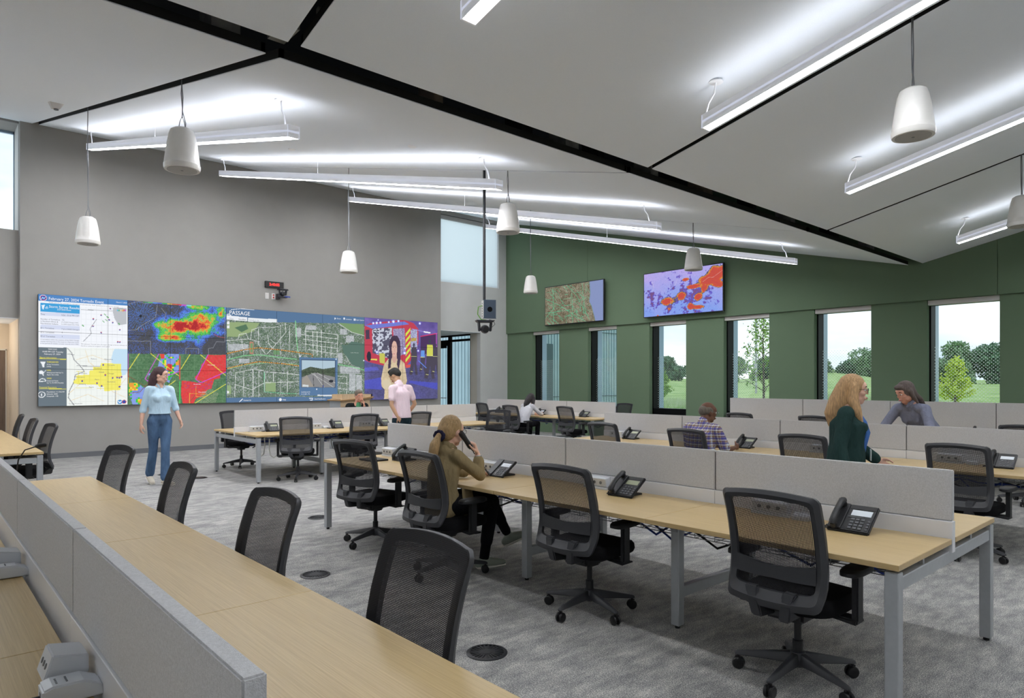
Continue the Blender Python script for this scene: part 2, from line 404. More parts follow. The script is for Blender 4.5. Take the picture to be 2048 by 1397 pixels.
# left recess with a wooden door
struct(MB().box(1.642, 1.75, YB + .002, 18.2, 0, 2.822).build('wall_recess_side', 'beige_paint'))
struct(MB().box(-2.0, 1.75, 18.2, 18.3, 2.26, 2.9).box(-2.0, .55, 18.2, 18.3, 0, 2.26).box(1.60, 1.75, 18.2, 18.3, 0, 2.26).build('wall_recess_back', 'beige_paint'))
struct(MB().box(-2.0, 1.70, YB + .004, 18.21, 2.818, 2.9).build('ceiling_recess', 'ceiling_board'))
d1 = struct(link('door_1', None))
MB().box(.57, 1.58, 18.205, 18.25, 0.01, 2.24).build('door_leaf', 'door_wood', d1)
MB().box(.55, .57, 18.19, 18.26, 0, 2.26).box(1.58, 1.60, 18.19, 18.26, 0, 2.26).box(.55, 1.60, 18.19, 18.26, 2.24, 2.27).build('door_frame', 'tan_paint', d1)
MB().tube([(1.47, 18.205, 1.02), (1.47, 18.16, 1.02), (1.35, 18.15, 1.02)], .01).build('door_handle', 'steel_silver', d1)
rl = bpy.data.lights.new('recess_downlight', 'POINT'); rl.shadow_soft_size = 0.1; rl.energy = 30; rl.color = (1, .90, .78)
link('recess_downlight', rl, None, (0.6, 17.5, 2.55)); tag(bpy.data.objects['recess_downlight'], kind='structure')
# right recess with a glazed door in its side
struct(MB().box(11.5, 13.53, YB + .004, 19.4, 3.118, 3.2).build('ceiling_vestibule', 'ceiling_board'))
struct(MB().box(13.52, 13.7, 16.75, 17.09, 0, 3.13).box(13.52, 13.7, 19.1, 19.4, 0, 3.13).build('wall_vestibule_side', 'tan_paint'))
struct(MB().box(11.5, 13.7, 19.3, 19.4, 0, 3.2).box(11.5, 11.6, YB, 19.4, 0, 3.2).build('wall_vestibule', 'tan_paint'))
d2 = struct(link('door_2', None))
g = MB()
for y0, y1, z0, z1 in [(17.09, 17.14, 0, 3.13), (18.22, 18.32, 0, 3.13), (19.05, 19.1, 0, 3.13), (17.09, 19.1, 3.07, 3.13), (17.09, 19.1, 2.90, 2.97), (17.09, 19.1, 0, .08)]:
    g.box(13.54, 13.64, y0, y1, z0, z1)
g.build('door_frame', 'frame_black', d2)
MB().box(13.58, 13.59, 17.14, 18.22, .08, 3.07).build('pane', 'glass_clear', d2)
dl = MB()
for y0, y1, z0, z1 in [(18.32, 18.40, .08, 2.90), (18.97, 19.05, .08, 2.90), (18.32, 19.05, 2.78, 2.90), (18.32, 19.05, .08, .2)]: dl.box(13.56, 13.62, y0, y1, z0, z1)
dlo = dl.build('door_leaf', 'frame_black', d2)
MB().box(13.585, 13.595, 18.40, 18.97, .2, 2.78).build('pane', 'glass_clear', dlo)
MB().box(13.50, 13.56, 18.42, 18.80, 2.70, 2.80).build('door_closer', 'frame_black', dlo)
MB().tube([(13.56, 18.45, 1.02), (13.50, 18.45, 1.02), (13.50, 18.90, 1.02), (13.56, 18.90, 1.02)], .014).build('door_handle', 'steel_silver', dlo)

# green window wall: fabric panels above, wrapped columns between the windows
gw = struct(link('wall_green', None))
MB().box(14.62, 14.9, YS, YB, 3.13, 6.9).box(14.78, 15.06, YS, YB, 0, .70).build('wall_core', 'green_fabric', gw)
for a, b in [(YS, -2.0), (-2.0, 3.2), (3.2, 13.02), (13.02, YB)]:
    MB().box(14.60, 14.63, a + .004, b - .004, 3.13, 6.9).build('fabric_panel', 'green_fabric', gw, bevel=.003)
wins = [(15.38, 14.22), (13.06, 12.0), (10.89, 9.76), (8.70, 7.55), (6.52, 5.36), (4.345, 3.18), (2.17, 1.0), (-.01, -1.17), (-2.2, -3.36), (-4.4, -5.5)]
edges = [YB] + [e for w in wins for e in w] + [YS]
for k in range(0, len(edges), 2):
    a, b = edges[k + 1], edges[k]
    MB().box(XG, 14.80, a, b, 0, 3.13).build('column_panel', 'green_fabric', gw, bevel=.004)
    MB().box(14.80, 15.06, a - .0, b + .0, 0, 3.4).build('column_core', 'void_black', gw)
for i, (a, b) in enumerate(wins):
    w = struct(link('window_%d' % (i + 1), None))
    fr = MB()
    for y0, y1, z0, z1 in [(b - .001, b + .03, .70, 3.13), (a - .03, a + .001, .70, 3.13), (b, a, .70, .86), (b, a, 3.05, 3.13)]:
        fr.box(14.80, 15.06, y0, y1, z0, z1)
    fr.build('window_frame', 'frame_black', w)
    MB().box(15.06, 15.26, a - .03, a + .02, .70, 3.2).box(15.06, 15.26, b - .02, b + .03, .70, 3.2).box(15.06, 15.26, b, a, .66, .72).build('outer_jamb', 'frame_outer', w)
    MB().box(15.00, 15.01, b + .03, a - .03, .86, 3.05).build('pane', 'glass_frit', w)
    MB().box(14.69, 14.79, b + .005, a - .005, 3.035, 3.128).build('shade_box', 'shade_box', w, bevel=.004)
    MB().box(14.66, 15.06, b, a, .69, .705).build('window_sill', 'frame_black', w)
# exterior of the window wall and the walls behind the camera
struct(MB().box(15.06, 15.2, YS, YB, 3.2, 6.9).build('wall_exterior', 'siding'))
struct(MB().box(XL - .15, XL, YS, 17.3, 0, 8).build('wall_left', 'wall_white'))
struct(MB().box(XL, 15.2, YS - .15, YS, 0, 8).build('wall_behind', 'wall_white'))
struct(MB().box(1.65, 11.82, 16.345, 16.36, 0, .105).build('baseboard_video', 'base_vinyl'))
struct(MB().box(13.52, 14.66, YB - .012, YB, 0, .105).build('baseboard_back', 'base_vinyl'))

# folded ceiling: large boards on black channels with open slots between them
ce = struct(link('ceiling', None))
def board(x0, x1, y0, y1, zf):
    T = .009
    p = lambda x, y, d: (x, y, zf(y) + d)
    MB().hexa([p(x0, y0, 0), p(x1, y0, 0), p(x1, y1, 0), p(x0, y1, 0), p(x0, y0, T), p(x1, y0, T), p(x1, y1, T), p(x0, y1, T)]).build('ceiling_board', 'ceiling_board', ce, bevel=.002)
    c = MB()
    for a0, a1, b0, b1 in [(x0 + .003, x0 + .03, y0 + .003, y1 - .003), (x1 - .03, x1 - .003, y0 + .003, y1 - .003), (x0 + .003, x1 - .003, y0 + .003, y0 + .03), (x0 + .003, x1 - .003, y1 - .03, y1 - .003)]:
        c.hexa([p(a0, b0, T), p(a1, b0, T), p(a1, b1, T), p(a0, b1, T), p(a0, b0, .075), p(a1, b0, .075), p(a1, b1, .075), p(a0, b1, .075)])
    c.build('edge_channel', 'void_black', ce)
XF = [(XL, -2.06), (-2.0, 1.85), (1.95, 5.815), (5.86, 10.14), (10.185, 14.50)]
XN = [(XL, -2.03), (-1.97, 1.915), (2.005, 5.90), (5.975, 10.335), (10.405, 14.60)]
for a, b in XF: board(a, b, YF, 16.34 if a > 1.5 else 17.2, zfar)
for a, b in XN: board(a, b, YS + .02, YN, znear)
rf = MB()
for (ya, yb, zz) in [(YS, 4.5, znear), (4.5, 17.3, zfar)]:
    za, zb = zz(ya) + 1.3, zz(yb) + 1.3
    rf.hexa([(XL, ya, za), (15.1, ya, za), (15.1, yb, zb), (XL, yb, zb), (XL, ya, za + .1), (15.1, ya, za + .1), (15.1, yb, zb + .1), (XL, yb, zb + .1)])
struct(rf.build('ceiling_deck', 'void_black'))
# steel seen up in the valley slot
for i, x in enumerate([-3.2, -2.4, -1.2, .2, .7, 1.5, 3.3, 4.3, 4.9, 5.4, 6.3, 7.4, 8.6, 9.7, 11.2, 12.8]):
    m = ['void_steel', 'void_brown', 'void_black', 'void_steel', 'void_black'][i % 5]
    MB().box(x, x + .09 + .05 * (i % 3), 4.66, 4.9, zfar(4.622) + .085, zfar(4.622) + 1.25).build('roof_joist', m, ce)
MB().box(XL, 14.6, 4.66, 4.78, ZF + .75, ZF + .95).build('roof_beam', 'void_steel', ce)
MB().tube([(-4, 4.45, ZF + .45), (-.3, 4.6, ZF + .50), (1.6, 4.5, ZF + .7)], .035).build('sprinkler_pipe', 'pipe_red', ce)
MB().tube([(2.2, 4.55, ZF + .4), (4, 4.5, ZF + .42), (6, 4.56, ZF + .38), (8.5, 4.5, ZF + .5)], .03).build('duct_pipe', 'void_steel', ce)
MB().box(1.87, 1.99, YN - .02, YF + .02, ZF + .12, ZF + .8).build('hanger_plate', 'void_steel', ce)
# ================================================================ outdoors
def hill(x, y):
    d = max(0, x - 18) / 130; q = y / max(x, 1)
    return 0.05 + d ** .9 * (1.3 + 2.4 * math.exp(-((q - .43) / .09) ** 2) + .8 * math.exp(-((q - .72) / .08) ** 2)) + .10 * sin(x * .21) * sin(y * .17) * min(1, d * 8)
v = []; f = []; nx, ny = 60, 60
for i in range(nx + 1):
    for j in range(ny + 1):
        x = 15.27 + (i / nx) ** 1.8 * 260; y = -80 + j / ny * 330; v.append((x, y, hill(x, y) - .15))
for i in range(nx):
    for j in range(ny):
        a = i * (ny + 1) + j; f.append((a, a + ny + 1, a + ny + 2, a + 1))
struct(MB().add(v, f).build('ground', 'grass', smooth=True))
# strips of tall grass: past counting
rng = np.random.default_rng(3)
def grass_patch(name, label, n, fx, fy, hh, m):
    v = []; f = []
    for i in range(n):
        x = rng.uniform(*fx); y = rng.uniform(*fy); h = hh * rng.uniform(.5, 1.1); a = rng.uniform(0, 6.28); z = hill(x, y) - .16
        w = .02; dx, dy = cos(a) * w, sin(a) * w; lx, ly = rng.normal(0, .12, 2) * hh
        o = len(v); v += [(x - dx, y - dy, z), (x + dx, y + dy, z), (x + lx, y + ly, z + h)]; f.append((o, o + 1, o + 2))
    o = MB().add(v, f).build(name, m); tag(o, label, 'grass', kind='stuff')
grass_patch('grass', 'tall green grass on the slope outside the third window', 9000, (17, 30), (9, 17.8), .5, 'grass_blade')
grass_patch('meadow_grass', 'pale strip of seeding meadow grass beyond the windows', 9000, (31, 38), (0, 28), .55, 'grass_pale')

def leaf_cloud(rs, n, c, rad, size, shell=.55):
    """n leaf quads scattered through an ellipsoid"""
    v = []; f = []
    for i in range(n):
        d = rs.normal(size=3); d /= np.linalg.norm(d); r = rs.uniform(shell, 1) ** .6
        p = np.array(c) + d * np.array(rad) * r
        a = rs.normal(size=3); a /= np.linalg.norm(a); b = np.cross(a, rs.normal(size=3)); b /= np.linalg.norm(b)
        s = size * rs.uniform(.6, 1.2); o = len(v)
        v += [tuple(p - a * s), tuple(p + b * s * .5), tuple(p + a * s), tuple(p - b * s * .5)]; f.append((o, o + 1, o + 2, o + 3))
    return v, f
def big_tree(x, y, h, rad, m, label, seed, name='tree'):
    rs = np.random.default_rng(seed); z = hill(x, y) - .2
    t = thing(name, label, 'tree', (x, y, z), 0, 'trees along the far edge of the meadow')
    MB().tube([(0, 0, 0), (0.1, 0, h * .3), (0, .1, h * .6)], [.3, .24, .1]).build('trunk', 'bark', t)
    mb = MB()
    for k in range(12):
        a = rs.uniform(0, 6.28); rr = rad * rs.uniform(.1, .75); zz = h * rs.uniform(.08, .82)
        q = rad * rs.uniform(.38, .6); mb.add(*leaf_cloud(rs, 420, (cos(a) * rr, sin(a) * rr, zz), (q, q, q * .75), .30 + .014 * h, .3))
    mb.add(*leaf_cloud(rs, 500, (0, 0, h * .8), (rad * .5, rad * .5, h * .2), .35, .3))
    mb.build('crown', m, t)
LB = ['dark green tree in the treeline seen through the %s window', 'grey-green bushy tree in the treeline seen through the %s window']
for i, (x, y, h, r, m, lab) in enumerate([
        (150, 112, 5.6, 4.6, 'foliage_mid', 'round grey-green tree at the far side of the third window'),
        (146, 103, 6.2, 4.4, 'foliage_dark', 'dark green tree in the middle of the third window'),
        (155, 99, 5.6, 4.4, 'foliage_mid', 'pale tree at the near edge of the third window'),
        (150, 88, 7.2, 4.8, 'foliage_mid', 'broad grey-green tree at the far side of the fourth window'),
        (158, 82, 5.4, 4.4, 'foliage_dark', 'low dark tree behind the sapling in the fourth window'),
        (150, 66, 3.0, 4.0, 'foliage_mid', 'low hazy bush at the far side of the fifth window'),
        (158, 61, 3.0, 4.2, 'foliage_dark', 'low dark bush in the middle of the fifth window'),
        (150, 54.5, 5.2, 4.6, 'foliage_mid', 'spreading tree at the near edge of the fifth window'),
        (150, 43.5, 5.0, 3.6, 'foliage_dark', 'lower dark tree left of the lime sapling'),
        (146, 38.5, 8.2, 4.6, 'foliage_mid', 'tallest dense tree behind the lime sapling in the sixth window'),
        (150, 33.0, 7.8, 4.6, 'foliage_dark', 'dense dark tree at the near frame of the sixth window')]):
    big_tree(x, y, h, r, m, lab, 40 + i)
def young_tree(x, y, h, rad, m, label, seed, leaves, size, name, base=.28):
    rs = np.random.default_rng(seed); z = hill(x, y) - .2
    t = thing(name, label, 'tree', (x, y, z), 0)
    tr = MB().tube([(0, 0, 0), (.02, .01, h * .35), (-.02, .02, h * .7), (0, 0, h * .98)], [.05, .04, .022, .006], 7)
    tr.build('trunk', 'bark', t, smooth=True)
    br = MB(); lv = MB()
    for k in range(26):
        z0 = h * (base + .62 * k / 26); a = k * 2.4 + rs.uniform(-.3, .3); ln = rad * (1.05 - .8 * (k / 26)) * rs.uniform(.75, 1.1)
        p1 = (cos(a) * ln * .5, sin(a) * ln * .5, z0 + ln * .28); p2 = (cos(a) * ln, sin(a) * ln, z0 + ln * .5)
        br.tube([(0, 0, z0), p1, p2], [.016, .010, .004], 5)
        for q in range(leaves // 26):
            u = rs.uniform(.25, 1.05); c = np.array(p2) * u + np.array((0, 0, z0)) * (1 - u) + rs.normal(0, .10 * rad, 3)
            v, f = leaf_cloud(rs, 1, c, (.01, .01, .01), size); lv.add(v, f)
    br.build('branches', 'bark', t, smooth=True); lv.build('leaves', m, t)
young_tree(22.6, 11.84, 4.3, 1.25, 'foliage_light', 'young tree with thin branches and sparse leaves outside the fourth window', 5, 1100, .06, 'sapling')
young_tree(30.0, 7.93, 2.6, .62, 'foliage_lime', 'bright lime-yellow sapling standing outside the sixth window', 6, 1800, .075, 'lime_sapling', .30)
young_tree(27.0, 19.45, 2.5, .55, 'foliage_light', 'small leafy green tree at the far jamb of the third window', 8, 1500, .07, 'small_tree', .3)
tag(MB().tube([(52, 27.9, 0), (52, 27.9, 13)], .09).build('light_pole', 'steel_silver'), 'thin grey pole rising behind the young tree in the fourth window', 'pole')

# neighbouring wing with vertical metal siding
wg = thing('building_wing', 'pale blue metal-clad building wing outside the first two windows', 'building', (15.6, 18.0, 0))
MB().box(0, 9.2, .02, 6, 0, 7).build('wall', 'siding', wg)
ribs = MB()
k = .0
while k < 9.2:
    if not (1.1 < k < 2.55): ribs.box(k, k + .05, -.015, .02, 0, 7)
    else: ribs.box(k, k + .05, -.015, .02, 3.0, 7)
    k += .16
ribs.build('siding_ribs', 'siding', wg)
ws = MB(); k = .05
while k < 6: ws.box(-.02, 0, k, k + .06, 0, 7); k += .2
ws.build('side_ribs', 'siding', wg)
MB().box(1.15, 2.6, -.03, .03, 0, 3.0).build('alcove_shade_sheet', 'siding_dark', wg)  # flat dark sheet in place of a recess, its shade given as colour
for z in (.98, 3.55, 5.2): MB().box(-.03, 9.2, -.025, -.01, z, z + .03).build('flashing', 'siding_dark', wg)
lf = MB().box(4.6, 5.0, -.25, -.02, 3.75, 3.95); lf.build('wall_light', 'frame_black', wg)
# ================================================================ pendant lamps and loudspeakers
emis('lamp_down_near', (250, 252, 255), NEAR_DOWN); emis('lamp_up_near', (252, 252, 252), NEAR_UP); emis('lamp_down', (252, 252, 255), LAMP_DOWN); emis('lamp_up', (252, 252, 255), LAMP_UP)
def pendant(x, y0, y1, zf, label, mounts):
    """linear lamp that follows the ceiling slope; y0 is the end by the valley"""
    t = thing('pendant_lamp', label, 'lamp', (x, y0, zf(y0) - .25), 0, 'white linear lamps under the folded ceiling')
    s = (zf(y1) - zf(y0)) / (y1 - y0); L = y1 - y0; w = .056; h = .115; e = .014
    def slab(mb, xa, xb, ya, yb, za, zb):
        mb.hexa([(xa, ya, za + s * ya), (xb, ya, za + s * ya), (xb, yb, za + s * yb), (xa, yb, za + s * yb), (xa, ya, zb + s * ya), (xb, ya, zb + s * ya), (xb, yb, zb + s * yb), (xa, yb, zb + s * yb)])
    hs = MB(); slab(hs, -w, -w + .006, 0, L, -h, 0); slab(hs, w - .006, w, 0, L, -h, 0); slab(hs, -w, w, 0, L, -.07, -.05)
    hs.build('housing', 'lamp_housing_glow', t)
    d = .012 if L > 0 else -.012
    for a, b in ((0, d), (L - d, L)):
        c = MB(); slab(c, -w, w, min(a, b), max(a, b), -h, 0); c.build('end_cap', 'lamp_housing_glow', t)
    a, b = min(d, L - d), max(d, L - d)
    q = MB(); slab(q, -w + .006, w - .006, a, b, -h + .006, -h + .010); q.build('diffuser', 'lamp_down' if L > 0 else 'lamp_down_near', t)
    # wide-beam uplight: a low ridge whose two faces throw light sideways across the ceiling
    q = MB(); q.add([(-.010, a, -.034 + s * a), (0, a, .001 + s * a), (.010, a, -.034 + s * a), (-.010, b, -.034 + s * b), (0, b, .001 + s * b), (.010, b, -.034 + s * b)], [(0, 1, 4, 3), (1, 2, 5, 4), (0, 2, 1), (3, 4, 5), (0, 3, 5, 2)])
    q.build('uplight', 'lamp_up' if L > 0 else 'lamp_up_near', t)
    for i, my in enumerate(mounts):
        yy = L * my; zc = .25 + s * yy
        MB().lathe([(.062, zc - .012), (.062, zc - .002), (.05, zc)], 20, (0, yy, 0)).build('canopy', 'lamp_white', t, smooth=True)
        off = (-.10 if L > 0 else .10) if i != 1 else 0
        MB().tube([(0, yy, zc - .01), (0, yy + off * .15, zc - .10), (0, yy + off * .7, zc - .17), (0, yy + off, s * (yy + off))], .008 if i != 1 else .003, 6).build('cord', 'lamp_white', t, smooth=True)
    return t
NAMES_F = ['long white pendant lamp nearest the white clerestory, behind the front loudspeaker', 'long white pendant lamp in the second row from the clerestory corner',
           'long white pendant lamp in the third row, ending right of the camera pole', 'long white pendant lamp in the row closest to the green wall, far slope']
for x, lab in zip((2.62, 5.09, 8.18, 12.5), NAMES_F): pendant(x, 5.9, 15.15, zfar, lab, (.03, .5, .985))
NAMES_N = ['white pendant lamp cut off by the top edge of the picture', 'long white pendant lamp beside the black slot at upper right',
           'long white pendant lamp below the large loudspeaker at upper right', 'white pendant lamp at the right edge near the green wall top']
for x, lab in zip((2.55, 5.17, 8.16, 12.4), NAMES_N): pendant(x, 3.25, -5.6, znear, lab, (.012, .5, .98))

for x, y0, y1, zf, lab in ((-.95, 5.9, 15.15, zfar, 'white pendant lamp over the far left bench, outside the picture'), (-3.6, 3.25, -5.6, znear, 'white pendant lamp over the room left of the camera')):
    pendant(x, y0, y1, zf, lab, (.03, .5, .985))

def speaker(x, y, ztop, label, first=[None]):
    zb = 3.50
    t = thing('pendant_loudspeaker', label, 'loudspeaker', (x, y, zb), 0, 'white pendant loudspeakers')
    MB().lathe([(.150, .0), (.156, .02), (.156, .045), (.152, .05), (.147, .10), (.138, .17), (.126, .25), (.112, .32), (.098, .362), (.07, .380), (.02, .384)], 36).build('speaker_body', 'speaker_white', t, smooth=True)
    MB().lathe([(.128, -.004), (.128, .004), (.02, .005)], 32).build('grille', 'speaker_grille', t, smooth=True)
    MB().lathe([(.012, -.006), (.012, -.003)], 12).build('badge', 'wire_steel', t)
    h = ztop - zb
    MB().tube([(-.03, 0, .375), (-.02, 0, .44), (0, 0, .50), (.02, 0, .44), (.03, 0, .375)], .004, 6).build('bail', 'wire_steel', t)
    MB().tube([(0, 0, .48), (.006, 0, .5 + (h - .5) * .4), (-.004, 0, .5 + (h - .5) * .7), (0, 0, h)], .005, 6).build('cable', 'wire_steel', t)
    MB().tube([(.03, .01, .375), (.034, .01, .44), (.008, .01, .54), (-.006, .01, .5 + (h - .5) * .5), (.006, .01, h)], .004, 6).build('signal_wire', 'wire_steel', t)
    return t
speaker(1.895, 11.08, zfar(11.08) + .1, 'white pendant loudspeaker hanging lowest at far left, above the wall screens')
speaker(1.88, 6.64, zfar(6.64) + .1, 'large white pendant loudspeaker in front of the nearest far-side lamp')
speaker(5.84, 10.86, zfar(10.86) + .1, 'small white pendant loudspeaker against the grey wall above the lectern')
speaker(5.83, 6.58, zfar(6.58) + .1, 'white pendant loudspeaker right next to the ceiling camera pole')
speaker(10.16, 10.72, zfar(10.72) + .1, 'small white pendant loudspeaker in front of the green wall beside the map screen')
speaker(10.17, 6.62, zfar(6.62) + .1, 'white pendant loudspeaker overlapping the orange storm screen')
speaker(5.945, 1.86, znear(1.86) + .1, 'biggest white pendant loudspeaker, hanging at upper right')
speaker(10.37, 2.02, znear(2.02) + .1, 'white pendant loudspeaker cut off by the right edge of the picture')

# ================================================================ benches
def bench(label, loc, rz, L, n, hd, ptop=1.09, pth=.017, left=True, right=True, gap=.035):
    t = thing('bench_desk', label, 'desk', (loc[0], loc[1], 0), rz, 'oak bench desks with grey felt screens')
    seg = L / n; fx = .57 * hd
    for s in (-1, 1):
        for i in range(n):
            x0, x1 = sorted((s * gap, s * hd))
            MB().box(x0, x1, i * seg + .0015, (i + 1) * seg - .0015, .707, .735).build('desktop', 'oak_y', t, bevel=.002)
    for i in range(n):
        MB().box(-pth, pth, i * seg + .004, (i + 1) * seg - .004, .825, ptop).build('felt_screen', 'felt', t, bevel=.004, seg=2)
        MB().box(-pth - .006, pth + .006, i * seg + .001, (i + 1) * seg - .001, .66, .822).build('divider_rail', 'rail_white', t, bevel=.002)
        if i: MB().box(-.008, .008, i * seg - .006, i * seg + .006, .825, ptop - .012).build('screen_joint', 'cable_black', t)
    for y in (.035, L - .035):
        for s in (-1, 1):
            MB().box(s * (hd - .035) - .03, s * (hd - .035) + .03, y - .03, y + .03, .02, .695).build('leg', 'steel_silver', t, bevel=.004)
            MB().lathe([(.016, 0), (.016, .02)], 10, (s * (hd - .035), y, 0)).build('foot', 'foot_black', t)
        MB().box(-hd + .06, hd - .06, y - .022, y + .022, .605, .668).build('end_rail', 'steel_silver', t, bevel=.004)
        for x in (-hd * .5, 0, hd * .5): MB().box(x - .012, x + .012, y - .012, y + .012, .668, .707).build('spacer', 'steel_silver', t)
    for i in range(1, n):
        y = i * seg
        for s in (-1, 1):
            MB().box(s * fx - .03, s * fx + .03, y - .03, y + .03, .02, .70).build('leg', 'steel_silver', t, bevel=.004)
            MB().prism([(s * fx, .58), (s * (fx + .13), .70), (s * (fx - .13), .70)], 'Y', y - .018, y + .018).build('gusset', 'steel_silver', t)
            MB().lathe([(.016, 0), (.016, .02)], 10, (s * fx, y, 0)).build('foot', 'foot_black', t)
        MB().box(-fx + .03, fx - .03, y - .02, y + .02, .19, .26).build('stretcher', 'steel_silver', t, bevel=.004)
    for s in (-1, 1):
        MB().box(s * .5 * hd - .02, s * .5 * hd + .02, .06, L - .06, .672, .705).build('beam', 'steel_silver', t)
        w = MB(); xa, xb = s * .10, s * (.36 * hd + .08)
        for k in range(5): x = xa + (xb - xa) * k / 4; w.tube([(x, .15, .565), (x, L - .15, .565)], .003, 5)
        for x in (xa, xb): w.tube([(x, .15, .62), (x, L - .15, .62)], .003, 5)
        y = .2
        while y < L - .15:
            w.tube([(xa, y, .69), (xa, y, .565), (xb, y, .565), (xb, y, .66)], .003, 5); y += .14
        wt = w.build('cable_tray', 'tray_wire', t); wt['kind'] = 'stuff'
        rr = random.Random(int(L * 100) + s)
        for k in range(3):
            m = ('cable_blue', 'cable_black', 'cable_blue')[k]
            pts = []; y = .18
            while y < L - .2:
                pts.append((xa + (xb - xa) * rr.uniform(.1, .9), y, .572 + rr.uniform(0, .04) - (.10 if rr.random() < .10 else 0))); y += .17
            MB().tube(pts, .008, 6).build('cable', m, t, smooth=True)
    return t
bench('nearest oak bench at lower left with two empty desk sides, cut by the picture edge', (.405, 1.05), 0, 5.74, 4, .775, pth=.02, gap=.045)
bench('oak bench at far left behind the nearest bench, three chairs along it', (.405, 9.55), 0, 4.8, 3, .785)
bench('large oak bench in the centre where the woman on the phone sits', (4.07, 1.08), 0, 5.56, 4, .795)
bench('oak bench behind the centre one where the man in plaid sits', (7.96, 1.15), 0, 5.6, 4, .79)
bench('far oak bench by the first windows where the dark-haired woman sits', (12.0, 9.85), 0, 4.55, 3, .80)
bench('far oak bench with taller grey screens under the fourth to sixth windows', (12.0, 1.2), 0, 5.78, 4, .80, ptop=1.245)
bench('oak bench crossing in front of the video wall, white cables under its end', (3.96, 11.2), -pi / 2, 5.04, 4, .97)

